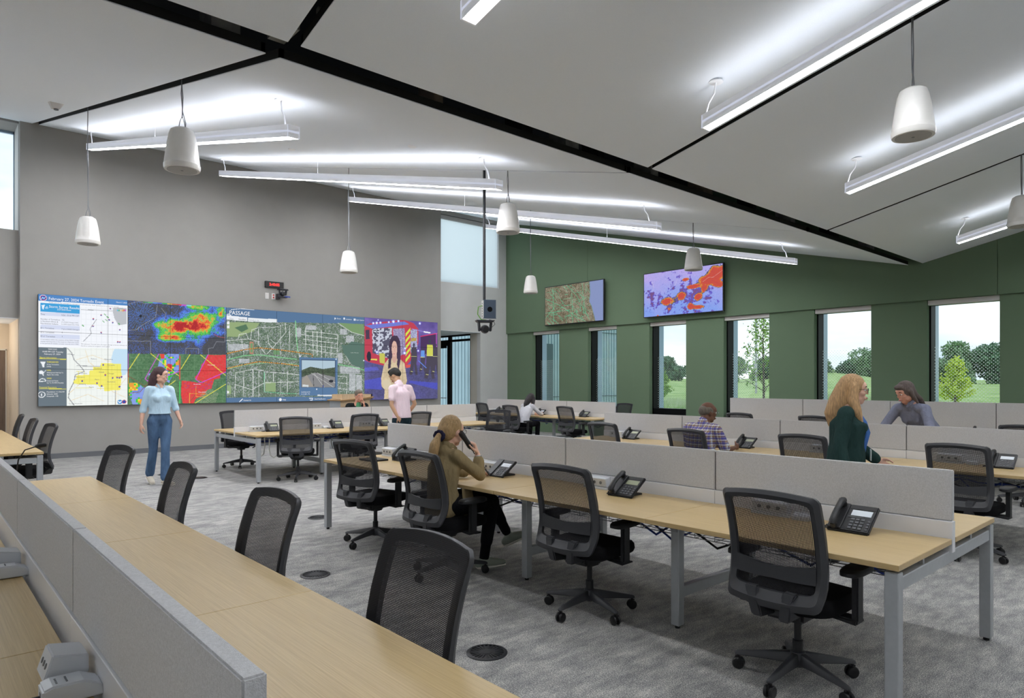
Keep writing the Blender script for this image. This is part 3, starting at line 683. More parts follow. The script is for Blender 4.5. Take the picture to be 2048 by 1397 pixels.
# ================================================================ task chair
def chair_proto():
    t = thing('task_chair', 'x', 'chair', (0, 0, 0), 0, 'black mesh task chairs')
    XZ = [(.425, -.300), (.47, -.292), (.52, -.268), (.57, -.248), (.63, -.238), (.70, -.242), (.80, -.262), (.90, -.292), (1.0, -.330), (1.03, -.342)]
    def xb(z):
        if z <= XZ[0][0]: return XZ[0][1]
        for (z0, x0), (z1, x1) in zip(XZ, XZ[1:]):
            if z <= z1: return x0 + (x1 - x0) * (z - z0) / (z1 - z0)
        return XZ[-1][1]
    Wt, Wm = .248, .25
    def hw(z): return Wm - (Wm - Wt) * max(0, (z - .62) / .42) ** 1.5 - .03 * max(0, (.58 - z) / .15) ** 2
    def S(y, z, d=0): return (xb(z) + .35 * y * y + d, y, z)
    # boundary of the back as a rounded loop
    def loop(inset, zlo, zhi, rc, n=7):
        pts = []
        w = lambda z: hw(z) - inset
        top = lambda y: zhi - .10 * (y / .24) ** 2 * .25
        for sgn, c0 in ((1, 0), (-1, 1)):
            pass
        def side(z, s): return (s * w(z), z)
        zs = [zlo + rc + (zhi - zlo - 2 * rc) * k / 12 for k in range(13)]
        pts += [side(z, 1) for z in zs]
        for k in range(1, n):
            a = pi / 2 * k / n; pts.append((w(zhi - rc) - rc + rc * cos(a), zhi - rc + rc * sin(a)))
        for k in range(9):
            y = (w(zhi - rc) - rc) * (1 - k / 4.0); pts.append((y, zhi + .014 * (1 - (y / .2) ** 2)))
        for k in range(1, n):
            a = pi / 2 + pi / 2 * k / n; pts.append((-w(zhi - rc) + rc + rc * cos(a), zhi - rc + rc * sin(a)))
        pts += [side(z, -1) for z in reversed(zs)]
        for k in range(1, n):
            a = pi + pi / 2 * k / n; pts.append((-w(zlo + rc) + rc + rc * cos(a), zlo + rc + rc * sin(a)))
        for k in range(9):
            y = -(w(zlo + rc) - rc) * (1 - k / 4.0); pts.append((y, zlo - .012 * (1 - (y / .2) ** 2)))
        for k in range(1, n):
            a = 1.5 * pi + pi / 2 * k / n; pts.append((w(zlo + rc) - rc + rc * cos(a), zlo + rc + rc * sin(a)))
        return pts
    outer = loop(0, .455, 1.012, .036); inner = loop(.046, .535, .968, .025)
    n = len(outer); fr = MB(); v = []; f = []
    D = .032
    for (yo, zo), (yi, zi) in zip(outer, inner):
        ym, zm = yo * .55 + yi * .45, zo * .55 + zi * .45
        v += [S(yo, zo, .006), S(yo, zo, -D * .35), S(ym, zm, -D), S(yi, zi, -D * .55), S(yi, zi, .004)]
    for i in range(n):
        j = (i + 1) % n
        for k in range(5): f.append((i * 5 + k, j * 5 + k, j * 5 + (k + 1) % 5, i * 5 + (k + 1) % 5))
    fo = fr.add(v, f).build('back_frame', 'chair_plastic', t, smooth=True)
    # woven mesh stretched over the front of the frame
    gm = MB(); v = []; f = []; nu, nv = 14, 26
    for a in range(nv + 1):
        z = .458 + (1.010 - .458) * a / nv
        ww = hw(z)
        dzt, dzb = 1.012 - z, z - .455
        for dz in (dzt, dzb):
            if dz < .036: ww -= .036 - sqrt(max(0, .036 ** 2 - (.036 - dz) ** 2))
        for b in range(nu + 1):
            y = ww * (2 * b / nu - 1); zz = z + (.014 * (1 - (y / .2) ** 2) if a == nv else 0); v.append(S(y, zz, .010))
    for a in range(nv):
        for b in range(nu):
            q = a * (nu + 1) + b; f.append((q, q + 1, q + nu + 2, q + nu + 1))
    gm.add(v, f).build('back_mesh', 'chair_mesh', fo, smooth=True)
    lb = MB(); v = []; f = []
    for b in range(13):
        y = .205 * (2 * b / 12 - 1); zc = .625 - .012 * (1 - (y / .2) ** 2); hh = .030 + .012 * abs(y / .2)
        for (z, d) in ((zc - hh, -.020), (zc + hh, -.020), (zc + hh, -.008), (zc - hh, -.008)): v.append(S(y, z, d))
    for b in range(12):
        for k in range(4): f.append((b * 4 + k, b * 4 + (k + 1) % 4, b * 4 + 4 + (k + 1) % 4, b * 4 + 4 + k))
    f += [(0, 1, 2, 3), (48, 49, 50, 51)]
    lb.add(v, f).build('lumbar_band', 'chair_plastic', fo, smooth=True)
    # yoke that carries the back: two prongs and a crossbar
    yk = MB()
    for s in (-1, 1):
        yk.hexa([(-.315, s * .085 - .03, .475), (-.275, s * .085 - .03, .475), (-.275, s * .085 + .03, .475), (-.315, s * .085 + .03, .475),
                 (-.302, s * .10 - .035, .535), (-.262, s * .10 - .035, .535), (-.262, s * .10 + .035, .535), (-.302, s * .10 + .035, .535)])
        yk.hexa([(-.30, s * .07 - .028, .385), (-.10, s * .05 - .028, .375), (-.10, s * .05 + .028, .375), (-.30, s * .07 + .028, .385),
                 (-.315, s * .085 - .03, .475), (-.26, s * .085 - .03, .43), (-.26, s * .085 + .03, .43), (-.315, s * .085 + .03, .475)])
    yk.box(-.18, .06, -.075, .075, .365, .41)
    yk.build('back_yoke', 'chair_plastic', t, bevel=.008, seg=2, smooth=True)
    MB().box(-.16, .12, -.10, .10, .345, .40).box(-.06, .05, -.06, .06, .315, .345).build('mechanism', 'chair_dark', t, bevel=.012, seg=2, smooth=True)
    for s, a in ((-1, .06), (1, -.04)):
        MB().tube([(a, s * .10, .375), (a, s * .24, .372)], .007, 6).box(a - .03, a + .03, s * .26 - .03, s * .26 + .03, .366, .378).build('lever', 'chair_dark', t, bevel=.003)
    # seat cushion: superellipse pad with a waterfall front
    st = MB(); v = []; f = []; N_, rings = 40, [(.86, .402), (.97, .412), (1.0, .44), (.985, .470), (.93, .487), (.72, .494), (.35, .496), (.02, .496)]
    for (k, z) in rings:
        for i in range(N_):
            a = 2 * pi * i / N_; ca, sa = cos(a), sin(a)
            x = .02 + .255 * k * math.copysign(abs(ca) ** .55, ca); y = .25 * k * math.copysign(abs(sa) ** .55, sa)
            dz = -.028 * max(0, (x - .12) / .16) ** 2 if z > .43 else 0
            v.append((x, y, z + dz))
    for r in range(len(rings) - 1):
        for i in range(N_): j = (i + 1) % N_; f.append((r * N_ + i, r * N_ + j, (r + 1) * N_ + j, (r + 1) * N_ + i))
    f += [tuple(range(N_))[::-1], tuple(range((len(rings) - 1) * N_, len(rings) * N_))]
    st.add(v, f).build('seat', 'seat_fabric', t, smooth=True)
    for s in (-1, 1):
        ar = MB().box(-.045, .025, s * .300 - .016, s * .300 + .016, .385, .620)
        ar.hexa([(-.05, s * .14, .388), (.05, s * .14, .388), (.04, s * .315, .375), (-.06, s * .315, .375), (-.05, s * .14, .402), (.05, s * .14, .402), (.03, s * .315, .402), (-.05, s * .315, .402)])
        ao = ar.build('armrest', 'chair_dark', t, bevel=.010, seg=2, smooth=True)
        pd = MB(); v = []; f = []
        for (k, z) in ((.8, .616), (1, .624), (1, .642), (.9, .652), (.5, .656), (.02, .656)):
            for i in range(24):
                a = 2 * pi * i / 24; v.append((-.005 + .132 * k * math.copysign(abs(cos(a)) ** .7, cos(a)), s * .296 + .052 * k * math.copysign(abs(sin(a)) ** .7, sin(a)), z))
        for r in range(5):
            for i in range(24): j = (i + 1) % 24; f.append((r * 24 + i, r * 24 + j, r * 24 + 24 + j, r * 24 + 24 + i))
        f += [tuple(range(24))[::-1], tuple(range(120, 144))]
        pd.add(v, f).build('arm_pad', 'arm_pad', ao, smooth=True)
    MB().lathe([(.026, .10), (.026, .21), (.018, .212), (.018, .32)], 16).build('gas_cylinder', 'chair_dark', t, smooth=True)
    MB().lathe([(.030, .075), (.042, .085), (.045, .125), (.036, .150), (.028, .155)], 20).build('hub', 'chair_plastic', t, smooth=True)
    for k in range(5):
        a = R(36 + 72 * k); M = Matrix.Rotation(a, 4, 'Z')
        lg = MB(); v = []; f = []
        st_ = [(.030, .030, .090, .148), (.12, .026, .088, .132), (.22, .020, .080, .112), (.30, .016, .074, .096), (.318, .012, .074, .088)]
        for (x, w, z0, z1) in st_: v += [(x, -w, z0), (x, w, z0), (x, w * .55, z1), (x, -w * .55, z1)]
        for i in range(len(st_) - 1):
            for q in range(4): f.append((i * 4 + q, i * 4 + (q + 1) % 4, i * 4 + 4 + (q + 1) % 4, i * 4 + 4 + q))
        e = (len(st_) - 1) * 4; f += [(0, 3, 2, 1), (e, e + 1, e + 2, e + 3)]
        lo = lg.add(v, f).xf(M).build('base_leg', 'chair_plastic', t, bevel=.004, smooth=True)
        cs = MB()
        for yy in (-.024, .006): cs.lathe([(.014, 0), (.028, .002), (.031, .006), (.031, .013), (.026, .018), (.010, .018)], 18, (.298, yy, .0315), 'Y')
        cs.tube([(.300, 0, .03), (.300, 0, .078)], .008, 8).box(.285, .315, -.006, .006, .03, .066)
        cs.xf(M).build('caster', 'caster_black', lo, smooth=True)
    return t
_cp = chair_proto(); CH = tree_of(_cp)
GRP = 'black mesh task chairs'
chairs = [
    (3.36, 5.72, 16, 'empty black mesh chair at the end of the centre bench, left of the phoning woman'),
    (3.24, 4.38, 4, 'black mesh task chair in which the woman on the phone sits'),
    (3.44, 3.05, 3, 'empty black mesh task chair between the phoning woman and the nearest chair'),
    (3.45, 1.62, 0, 'nearest black mesh task chair seen from behind at lower right'),
    (1.03, 1.93, 180, 'closest black mesh chair pushed under the nearest bench, bottom centre'),
    (1.03, 3.22, 182, 'black mesh chair facing the nearest bench, second from the bottom'),
    (1.03, 4.72, 179, 'black mesh chair facing the nearest bench, third from the bottom'),
    (1.02, 6.32, 190, 'black mesh chair facing the nearest bench, farthest of its four'),
    (1.06, 10.35, 186, 'black mesh chair at the near end of the far left bench'),
    (1.06, 12.0, 182, 'black mesh chair in the middle of the far left bench'),
    (1.08, 13.7, 178, 'black mesh chair deepest along the far left bench'),
    (4.62, 10.25, 60, 'black mesh chair facing the video wall beside the desk end with white cables'),
    (5.78, 10.42, 84, 'black mesh chair facing the video wall, beside the man in the pink shirt'),
    (6.93, 10.50, 84, 'black mesh chair half hidden behind the man in the pink shirt'),
    (4.55, 12.50, -78, 'black mesh chair on the video wall side of the cross bench, left end'),
    (6.98, 12.75, -100, 'dark chair of the man in the black jacket behind the cross bench'),
    (8.25, 9.75, 205, 'black mesh chair turned sideways right of the phoning woman, behind the felt screen'),
    (7.15, 5.85, 0, 'black mesh chair at the left end of the second bench, just over the front screens'),
    (6.93, 4.42, 0, 'black mesh chair carrying the man in the plaid shirt'),
    (7.10, 3.16, 2, 'black mesh chair partly hidden by the woman in the green cardigan'),
    (7.05, 1.76, -2, 'large black mesh chair at the right edge behind the centre bench screen'),
    (11.33, 13.45, -5, 'farthest black mesh chair by the white corner wall'),
    (10.75, 11.75, 4, 'black mesh chair with the dark-haired woman beside the far bench'),
    (11.12, 10.33, 0, 'empty bluish black mesh chair at the far bench right of the dark-haired woman'),
    (11.08, 6.1, 0, 'chair top peeking over the second bench beside the bald man'),
    (11.0, 4.77, 0, 'chair top peeking over the screens left of the woman in the green cardigan'),
    (10.6, 2.0, 0, 'chair top at the right edge of the picture below the sixth window'),
    (13.15, 10.75, 180, 'black mesh chair against the green column beyond the far bench'),
]
for i, (x, y, a, lab) in enumerate(chairs):
    if i == 0: _cp.location = (x, y, 0); _cp.rotation_euler = (0, 0, R(a)); _cp['label'] = lab
    else: dup(CH, (x, y, 0), R(a), lab, GRP)
# ================================================================ screens
def screen_material():
    m = bpy.data.materials.new('screen_picture'); m.use_nodes = True; MATS['screen_picture'] = m
    t = m.node_tree; t.nodes.clear()
    a = t.nodes.new('ShaderNodeAttribute'); a.attribute_name = 'picture'
    e = t.nodes.new('ShaderNodeEmission'); e.inputs[1].default_value = SCREEN_POWER
    o = t.nodes.new('ShaderNodeOutputMaterial'); t.links.new(a.outputs['Color'], e.inputs[0]); t.links.new(e.outputs[0], o.inputs[0]); m.cycles.emission_sampling = 'NONE'
screen_material()
VX, VZ, VW, VH, VY = 1.935, 1.066, 9.71, 2.245, 16.275      # left edge, bottom, width, height of the video wall; y of its faces
NW, NH = 8 * 128, 3 * 80

def vnoise(h, w, cell, seed, octv=4, gain=.55):
    rs = np.random.default_rng(seed); out = np.zeros((h, w)); amp = 1; tot = 0
    for o in range(octv):
        c = max(1.0, cell / 2 ** o); gh, gw = int(h / c) + 3, int(w / c) + 3
        g = rs.random((gh, gw)); yy = np.arange(h) / c; xx = np.arange(w) / c
        y0 = yy.astype(int); x0 = xx.astype(int); fy = (yy - y0)[:, None]; fx = (xx - x0)[None]
        fy = fy * fy * (3 - 2 * fy); fx = fx * fx * (3 - 2 * fx)
        a = g[y0][:, x0] * (1 - fx) + g[y0][:, x0 + 1] * fx; b = g[y0 + 1][:, x0] * (1 - fx) + g[y0 + 1][:, x0 + 1] * fx
        out += amp * (a * (1 - fy) + b * fy); tot += amp; amp *= gain
    return out / tot
class Canvas:
    def __init__(s, h, w): s.a = np.zeros((h, w, 3)); s.Y, s.X = np.mgrid[0:h, 0:w].astype(float)
    def mask(s, pts):
        x, y = s.X, s.Y; ins = np.zeros(x.shape, bool); n = len(pts)
        for i in range(n):
            (x0, y0), (x1, y1) = pts[i], pts[(i + 1) % n]
            if y0 == y1: continue
            c = ((y0 > y) != (y1 > y)) & (x < (x1 - x0) * (y - y0) / (y1 - y0) + x0); ins ^= c
        return ins
    def put(s, m, col, k=1.0):
        if np.ndim(col) == 3: s.a[m] = s.a[m] * (1 - k) + col[m] * k
        else: s.a[m] = s.a[m] * (1 - k) + np.array(col, float) * k
    def poly(s, pts, col, k=1.0): s.put(s.mask(pts), col, k)
    def line(s, pts, col, w=.7, k=1.0, dash=None):
        for (x0, y0), (x1, y1) in zip(pts, pts[1:]):
            dx, dy = x1 - x0, y1 - y0; L2 = dx * dx + dy * dy + 1e-9
            t = np.clip(((s.X - x0) * dx + (s.Y - y0) * dy) / L2, 0, 1)
            d = np.hypot(s.X - x0 - t * dx, s.Y - y0 - t * dy); m = d < w
            if dash: m &= ((t * sqrt(L2)) % dash[0]) < dash[1]
            s.put(m, col, k)
    def ell(s, c, r, col, k=1.0): s.put(((s.X - c[0]) / r[0]) ** 2 + ((s.Y - c[1]) / r[1]) ** 2 < 1, col, k)
# tracing board -> canvas: the two boards below are flat views of the wall in which the picture was drawn
def wall_m(px, py): return at_y(px, py, VY + .085)
def tr(px, py):
    X, _, Z = wall_m(px, py); return ((X - VX) / VW * NW, (VZ + VH - Z) / VH * NH)
def A(*pts): return [tr(x * .2291, 560 + y * .2291) for x, y in pts]
def Bq(*pts): return [tr(430 + x * .2291, 560 + y * .2291) for x, y in pts]
C = Canvas(NH + 1, NW + 1); H_, W_ = NH + 1, NW + 1
n_fine = vnoise(H_, W_, 3, 1, 2); n_mid = vnoise(H_, W_, 14, 2, 4); n_big = vnoise(H_, W_, 50, 3, 5); n_px = np.random.default_rng(4).random((H_, W_))
def shade(base, *terms):
    o = np.zeros((H_, W_, 3)) + np.array(base, float)
    for n, c in terms: o += (n - .5)[..., None] * np.array(c, float)
    return np.clip(o, 0, 255)
# --- storm slide
C.poly(A((300, 100), (1106, 100), (1106, 600), (300, 600)), (250, 251, 253))
C.poly(A((300, 100), (1106, 170), (1106, 228), (330, 185)), (66, 124, 190))
C.poly(A((344, 204), (690, 226), (690, 298), (344, 280)), (48, 152, 214))
for y0, y1, c in ((292, 322, (214, 220, 240)), (404, 440, (214, 220, 240)), (478, 516, (214, 220, 240)), (322, 404, (240, 242, 250)), (440, 478, (244, 245, 250)), (516, 572, (236, 238, 248))):
    C.poly(A((344, y0 - 8), (690, y0 + 6), (690, y1 + 6), (344, y1 - 8)), c)
for i in range(9): C.line(A((700 + i * 45, 240), (700 + i * 45, 560)), (236, 238, 240), .5)
for i in range(7): C.line(A((700, 250 + i * 48), (1090, 262 + i * 48)), (236, 238, 240), .5)
C.line(A((700, 262), (985, 275)), (150, 150, 150), .6); C.line(A((720, 540), (790, 470), (780, 430), (835, 350)), (150, 150, 155), .6)
C.poly(A((975, 245), (1095, 252), (1095, 390), (1025, 400), (990, 340), (978, 290)), (188, 190, 192))
for i, c in enumerate([(60, 180, 220), (60, 170, 80), (250, 220, 60), (245, 150, 40), (220, 50, 40), (200, 60, 200)]): C.poly(A((1014 + i * 14, 262), (1022 + i * 14, 262), (1022 + i * 14, 278), (1014 + i * 14, 278)), c)
for p in ((955, 255), (877, 312), (808, 346), (946, 352), (976, 376), (806, 410), (1036, 440), (878, 466), (1020, 545), (1038, 546)):
    q = A(p)[0]; C.ell(q, (1.6, 1.9), (70, 90, 170)); C.ell((q[0], q[1] - 1.2), (1.6, .8), (200, 70, 70))
for p in ((905, 300), (915, 350), (890, 362), (925, 322), (712, 398), (1024, 382)): q = A(p)[0]; C.line([q, (q[0] + 3, q[1] + 3)], (80, 165, 80), .8)
C.ell(A((371, 160))[0], (6.4, 6.4), (240, 244, 250)); C.ell(A((371, 160))[0], (5.6, 5.6), (206, 60, 66)); C.ell(A((371, 160))[0], (4.6, 4.6), (30, 50, 160))
C.line(A((356, 168), (366, 154), (376, 168), (388, 156)), (150, 205, 245), .9)
C.poly(A((355, 222), (385, 222), (372, 262), (366, 262)), (240, 248, 255)); C.line(A((390, 250), (402, 238), (414, 250), (392, 254)), (210, 232, 250), .5)
# --- outlook slide
C.poly(A((300, 590), (577, 594), (577, 1120), (300, 1120)), (92, 104, 110))
C.poly(A((577, 594), (1106, 600), (1106, 1120), (577, 1120)), (246, 249, 240))
rs = np.random.default_rng(9)
for i in range(11):
    x = 600 + i * 47; C.line(A((x, 600), (x + rs.uniform(-6, 6), 1090)), (232, 235, 226), .45)
for i in range(10): y = 612 + i * 50; C.line(A((640, y), (1100, y + rs.uniform(-4, 8))), (232, 235, 226), .45)
for p in (((590, 1000), (700, 900), (850, 880), (950, 800)), ((660, 700), (800, 660), (960, 720)), ((880, 900), (980, 980), (1090, 1030)), ((740, 620), (770, 720), (870, 800), (960, 860)), ((1000, 1090), (1010, 960), (1090, 860)), ((600, 1060), (760, 1000), (900, 1060))):
    C.line(A(*p), (240, 218, 176), .55)
C.line(A((585, 600), (620, 640), (640, 700), (690, 750), (730, 800), (650, 830), (640, 890), (600, 970), (590, 1030), (640, 1095)), (120, 120, 124), .7)
C.line(A((585, 650), (640, 655)), (120, 120, 124), .6); C.line(A((665, 752), (975, 762)), (120, 120, 124), .6); C.line(A((1000, 880), (996, 1095)), (120, 120, 124), .6)
lake = A((990, 604), (1104, 606), (1104, 800), (1086, 830), (1054, 836), (1030, 800), (1000, 800), (970, 750), (962, 690), (975, 640))
C.poly(lake, (196, 226, 244))
C.poly(A((875, 728), (962, 732), (1046, 735), (1052, 840), (1040, 966), (956, 966), (950, 974), (904, 974), (902, 936), (856, 936), (852, 918), (752, 914), (748, 906), (640, 906), (634, 886), (664, 858), (652, 836), (728, 830), (780, 828), (780, 792), (808, 788), (808, 764), (875, 762)), (250, 238, 80), .92)
for i in range(8): C.line(A((680 + i * 48, 745 if i > 3 else 800), (680 + i * 48, 960 if i > 3 else 900)), (232, 220, 76), .4)
for i in range(5): C.line(A((660, 800 + i * 36), (1045, 806 + i * 36)), (232, 220, 76), .4)
for p in ((895, 745), (913, 832), (975, 856), (1014, 853), (1034, 855), (1052, 848), (712, 884), (841, 902), (881, 927), (1034, 934)):
    q = A(p)[0]; C.ell(q, (1.8, 2.2), (50, 80, 170)); C.ell((q[0], q[1] - 1.4), (1.8, .8), (205, 60, 60))
C.ell(A((1038, 1068))[0], (5, 5), (40, 130, 200)); C.line(A((1026, 1064), (1038, 1074), (1050, 1062)), (250, 250, 250), .9)
C.ell(A((1075, 1066))[0], (4.6, 4.6), (206, 70, 70)); C.ell(A((1075, 1066))[0], (3.4, 3.4), (34, 60, 160))
C.line(A((340, 688), (568, 696)), (236, 226, 60), .7); C.line(A((340, 951), (568, 953)), (236, 226, 60), .7)
C.poly(A((342, 716), (392, 716), (380, 742), (378, 765), (366, 768), (358, 742)), (244, 246, 246))
C.ell(A((354, 808))[0], (4, 4), (244, 246, 246)); C.line(A((360, 815), (374, 836)), (244, 246, 246), .8); C.line(A((392, 790), (372, 820)), (200, 206, 210), .5)
C.line(A((334, 886), (345, 868), (362, 862), (384, 868), (394, 884), (334, 890)), (236, 240, 240), .8)
C.ell(A((357, 1003))[0], (6.6, 6.6), (240, 242, 242)); C.ell(A((357, 1003))[0], (5.2, 5.2), (92, 104, 110)); C.line(A((357, 996), (357, 1014)), (240, 242, 242), .9)
# --- radar loop
q0, q1 = A((1107, 186))[0], A((1966, 660))[0]
rad = C.mask(A((1107, 180), (1966, 240), (1966, 656), (1107, 646)))
C.put(rad, shade((60, 60, 64), (n_fine, (14, 14, 16))))
fld = np.zeros((H_, W_))
for (x, y, sx, sy, a) in [(1670, 405, 190, 95, .95), (1500, 415, 120, 80, .7), (1640, 405, 70, 60, .6), (1545, 410, 45, 40, .55), (1370, 395, 40, 25, .55), (1480, 510, 90, 30, .62), (1560, 520, 150, 34, .5), (1730, 560, 40, 40, .4), (1780, 400, 90, 90, .45),
                          (1720, 240, 130, 34, .95), (1920, 290, 46, 60, 1.25), (1830, 330, 110, 60, .42), (1900, 460, 90, 40, .35), (1660, 300, 180, 50, .35), (1440, 440, 80, 90, .35)]:
    c, e = A((x, y))[0], A((x + sx, y + sy))[0]
    fld += a * np.exp(-((C.X - c[0]) / abs(e[0] - c[0])) ** 2 - ((C.Y - c[1]) / abs(e[1] - c[1])) ** 2)
fld = fld * (-.15 + 1.75 * vnoise(H_, W_, 26, 11, 6, .8)) + (n_px - .5) * .16
for th, c in ((.20, (58, 92, 190)), (.30, (84, 130, 236)), (.40, (44, 140, 60)), (.52, (84, 196, 70)), (.72, (190, 190, 50)), (.80, (240, 150, 40)), (.92, (226, 60, 36)), (1.15, (170, 24, 24))): C.put(rad & (fld > th), c)
spk = rad & (fld < .22) & (n_px * (.35 + n_mid) > .68) & (C.X < A((1760, 400))[0][0])
C.put(spk, (66, 96, 190), .8)
c = A((1219, 318))[0]; th_ = np.arctan2(C.Y - c[1], C.X - c[0]); rr = np.hypot(C.X - c[0], C.Y - c[1])
C.put(rad & (rr < 34) & (np.sin(th_ * 34) > .55) & (n_px > .35), (70, 120, 200), .8); C.ell(c, (3, 3), (20, 20, 24))
for p in (((1107, 215), (1200, 190), (1260, 210), (1340, 200)), ((1365, 220), (1350, 330), (1230, 400), (1180, 440), (1107, 444)), ((1400, 250), (1440, 300), (1420, 380)), ((1107, 535), (1305, 538), (1308, 640)), ((1610, 650), (1612, 600), (1724, 604), (1724, 650)), ((1810, 650), (1812, 598), (1850, 596), (1880, 540), (1950, 545)), ((1950, 250), (1955, 540)), ((1560, 215), (1800, 228))): C.line(A(*p), (150, 152, 160), .5, .8)
for p in (((1860, 480), (1900, 500), (1950, 510)), ((1440, 420), (1460, 430)), ((1228, 430), (1240, 440))): C.line(A(*p), (190, 60, 60), .6, .8)
for i, cc in enumerate([(60, 140, 60), (90, 200, 90), (90, 150, 250), (80, 100, 220), (40, 190, 60), (240, 200, 50), (230, 90, 50), (220, 50, 50), (200, 70, 200), (120, 220, 220)]): C.poly(A((1240 + i * 42, 192 + i * 3), (1282 + i * 42, 195 + i * 3), (1282 + i * 42, 205 + i * 3), (1240 + i * 42, 202 + i * 3)), cc)
# --- two warning maps
gm = C.mask(A((1107, 646), (1966, 656), (1966, 1120), (1107, 1120)))
C.put(gm, shade((72, 112, 68), (n_fine, (46, 40, 40)), (n_mid, (30, 34, 26))))
for i in range(14): x = 1130 + i * 62; C.line(A((x, 650), (x, 1095)), (96, 134, 90), .4, .7)
for i in range(8): y = 680 + i * 58; C.line(A((1110, y), (1960, y + 6)), (96, 134, 90), .4, .7)
blk = vnoise(H_ // 4 + 2, W_ // 4 + 2, 3.2, 17, 3).repeat(4, 0).repeat(4, 1)[:H_, :W_]
for pts, lo in ((A((1385, 648), (1552, 650), (1552, 790), (1490, 840), (1470, 900), (1430, 880), (1330, 860), (1290, 830), (1282, 850), (1290, 820), (1360, 800), (1380, 720)), .30), (A((1120, 900), (1180, 900), (1270, 950), (1280, 1090), (1150, 1092), (1118, 1000)), .30)):
    m = C.mask(pts)
    for th, c in ((0, (128, 150, 226)), (.42, (110, 132, 214)), (.50, (40, 200, 40)), (.56, (30, 160, 40)), (.61, (246, 220, 40)), (.68, (240, 150, 40))): C.put(m & (blk > th), c)
C.poly(A((1450, 735), (1490, 738), (1492, 800), (1452, 790)), (222, 44, 40)); C.poly(A((1390, 650), (1425, 650), (1425, 690), (1395, 690)), (226, 60, 40))
red = C.mask(A((1800, 656), (1966, 658), (1966, 800), (1910, 830), (1910, 860), (1860, 870), (1842, 930), (1838, 950), (1800, 960), (1780, 1000), (1700, 1040), (1680, 1080), (1585, 1080), (1570, 1000), (1575, 880), (1640, 885), (1720, 900), (1790, 900), (1700, 870), (1690, 850), (1740, 800), (1750, 740), (1790, 700)))
C.put(red & (n_px > .03), shade((222, 48, 46), (n_fine, (24, 20, 20))))
ur = C.mask(A((1700, 1060), (1760, 980), (1830, 950), (1900, 990), (1870, 1070), (1760, 1085))); C.put(ur & (n_px > .5), (150, 156, 120), .7)
sp = C.mask(A((1600, 880), (1850, 890), (1850, 960), (1600, 950))); C.put(sp & (n_px > .93), (70, 40, 170))
for p in (((1207, 646), (1120, 780)), ((1308, 646), (1400, 720), (1552, 840)), ((1648, 654), (1570, 780)), ((1740, 656), (1960, 835)), ((1960, 912), (1690, 1080)), ((1520, 880), (1440, 940))): C.line(A(*p), (226, 220, 60), .8)
for p in (((1378, 650), (1258, 865), (1310, 905)), ((1552, 800), (1400, 860), (1310, 900)), ((1806, 656), (1698, 868), (1740, 900), (1960, 805))): C.line(A(*p), (206, 60, 214), .8)
for p in (((1112, 840), (1180, 880), (1290, 950)), ((1280, 900), (1215, 980), (1120, 990)), ((1700, 1000), (1640, 1075))): C.line(A(*p), (120, 80, 50), .6)
for p in (((1645, 990), (1645, 1080)), ((1645, 992), (1800, 1000)), ((1700, 930), (1702, 1020), (1780, 1022))): C.line(A(*p), (230, 150, 50), .6)
C.poly(A((1107, 646), (1114, 646), (1114, 780), (1107, 780)), (200, 80, 210)); C.poly(A((1107, 780), (1114, 780), (1114, 850), (1107, 850)), (222, 60, 50)); C.poly(A((1107, 850), (1114, 850), (1114, 910), (1107, 910)), (240, 170, 50)); C.poly(A((1107, 910), (1114, 910), (1114, 990), (1107, 990)), (50, 190, 60))
C.poly(A((1555, 666), (1562, 666), (1562, 870), (1555, 870)), (224, 44, 44)); C.poly(A((1555, 890), (1562, 890), (1562, 1080), (1555, 1080)), (60, 200, 80))
# --- traffic map on aerial photograph
C.poly(Bq((86, 200), (1292, 300), (1292, 1120), (86, 1120)), (72, 104, 140))
sat = C.mask(Bq((88, 340), (530, 372), (1290, 386), (1290, 1016), (88, 1030)))
cells = np.random.default_rng(21).random((H_ // 2 + 1, W_ // 2 + 1)).repeat(2, 0).repeat(2, 1)[:H_, :W_]
C.put(sat, shade((98, 116, 92), (n_px, (46, 46, 46)), (n_mid, (50, 50, 46)), (cells, (40, 36, 46))))
C.put(sat & (cells > .80) & (n_mid > .42), (168, 168, 172), .8); C.put(sat & (cells < .14), (52, 78, 56), .8)
C.poly(Bq((90, 370), (380, 378), (330, 450), (270, 470), (200, 500), (92, 500)), (140, 162, 104)); C.poly(Bq((160, 420), (260, 390), (280, 430), (220, 460)), (70, 104, 70))
C.poly(Bq((430, 890), (520, 896), (520, 978), (430, 974)), (134, 160, 104)); C.poly(Bq((92, 920), (130, 925), (128, 1000), (92, 1000)), (140, 166, 110))
C.poly(Bq((1060, 378), (1286, 390), (1286, 490), (1180, 460)), (110, 142, 88)); C.poly(Bq((500, 616), (552, 616), (552, 655), (500, 655)), (100, 140, 90))
for x, y, w, h in ((1080, 430, 60, 50), (1130, 490, 70, 60), (1060, 640, 40, 90), (1160, 820, 55, 150), (1220, 830, 50, 140), (200, 690, 90, 40), (100, 560, 180, 60), (690, 420, 50, 80), (780, 400, 90, 40), (1080, 760, 170, 60)):
    m = C.mask(Bq((x, y), (x + w, y + 2), (x + w, y + h), (x, y + h))); C.put(m, shade((186, 188, 190), (n_fine, (70, 70, 70))), .85)
C.poly(Bq((290, 540), (326, 540), (326, 650), (290, 650)), (176, 120, 92)); C.poly(Bq((298, 556), (318, 556), (318, 636), (298, 636)), (104, 146, 92))
road = (226, 228, 222)
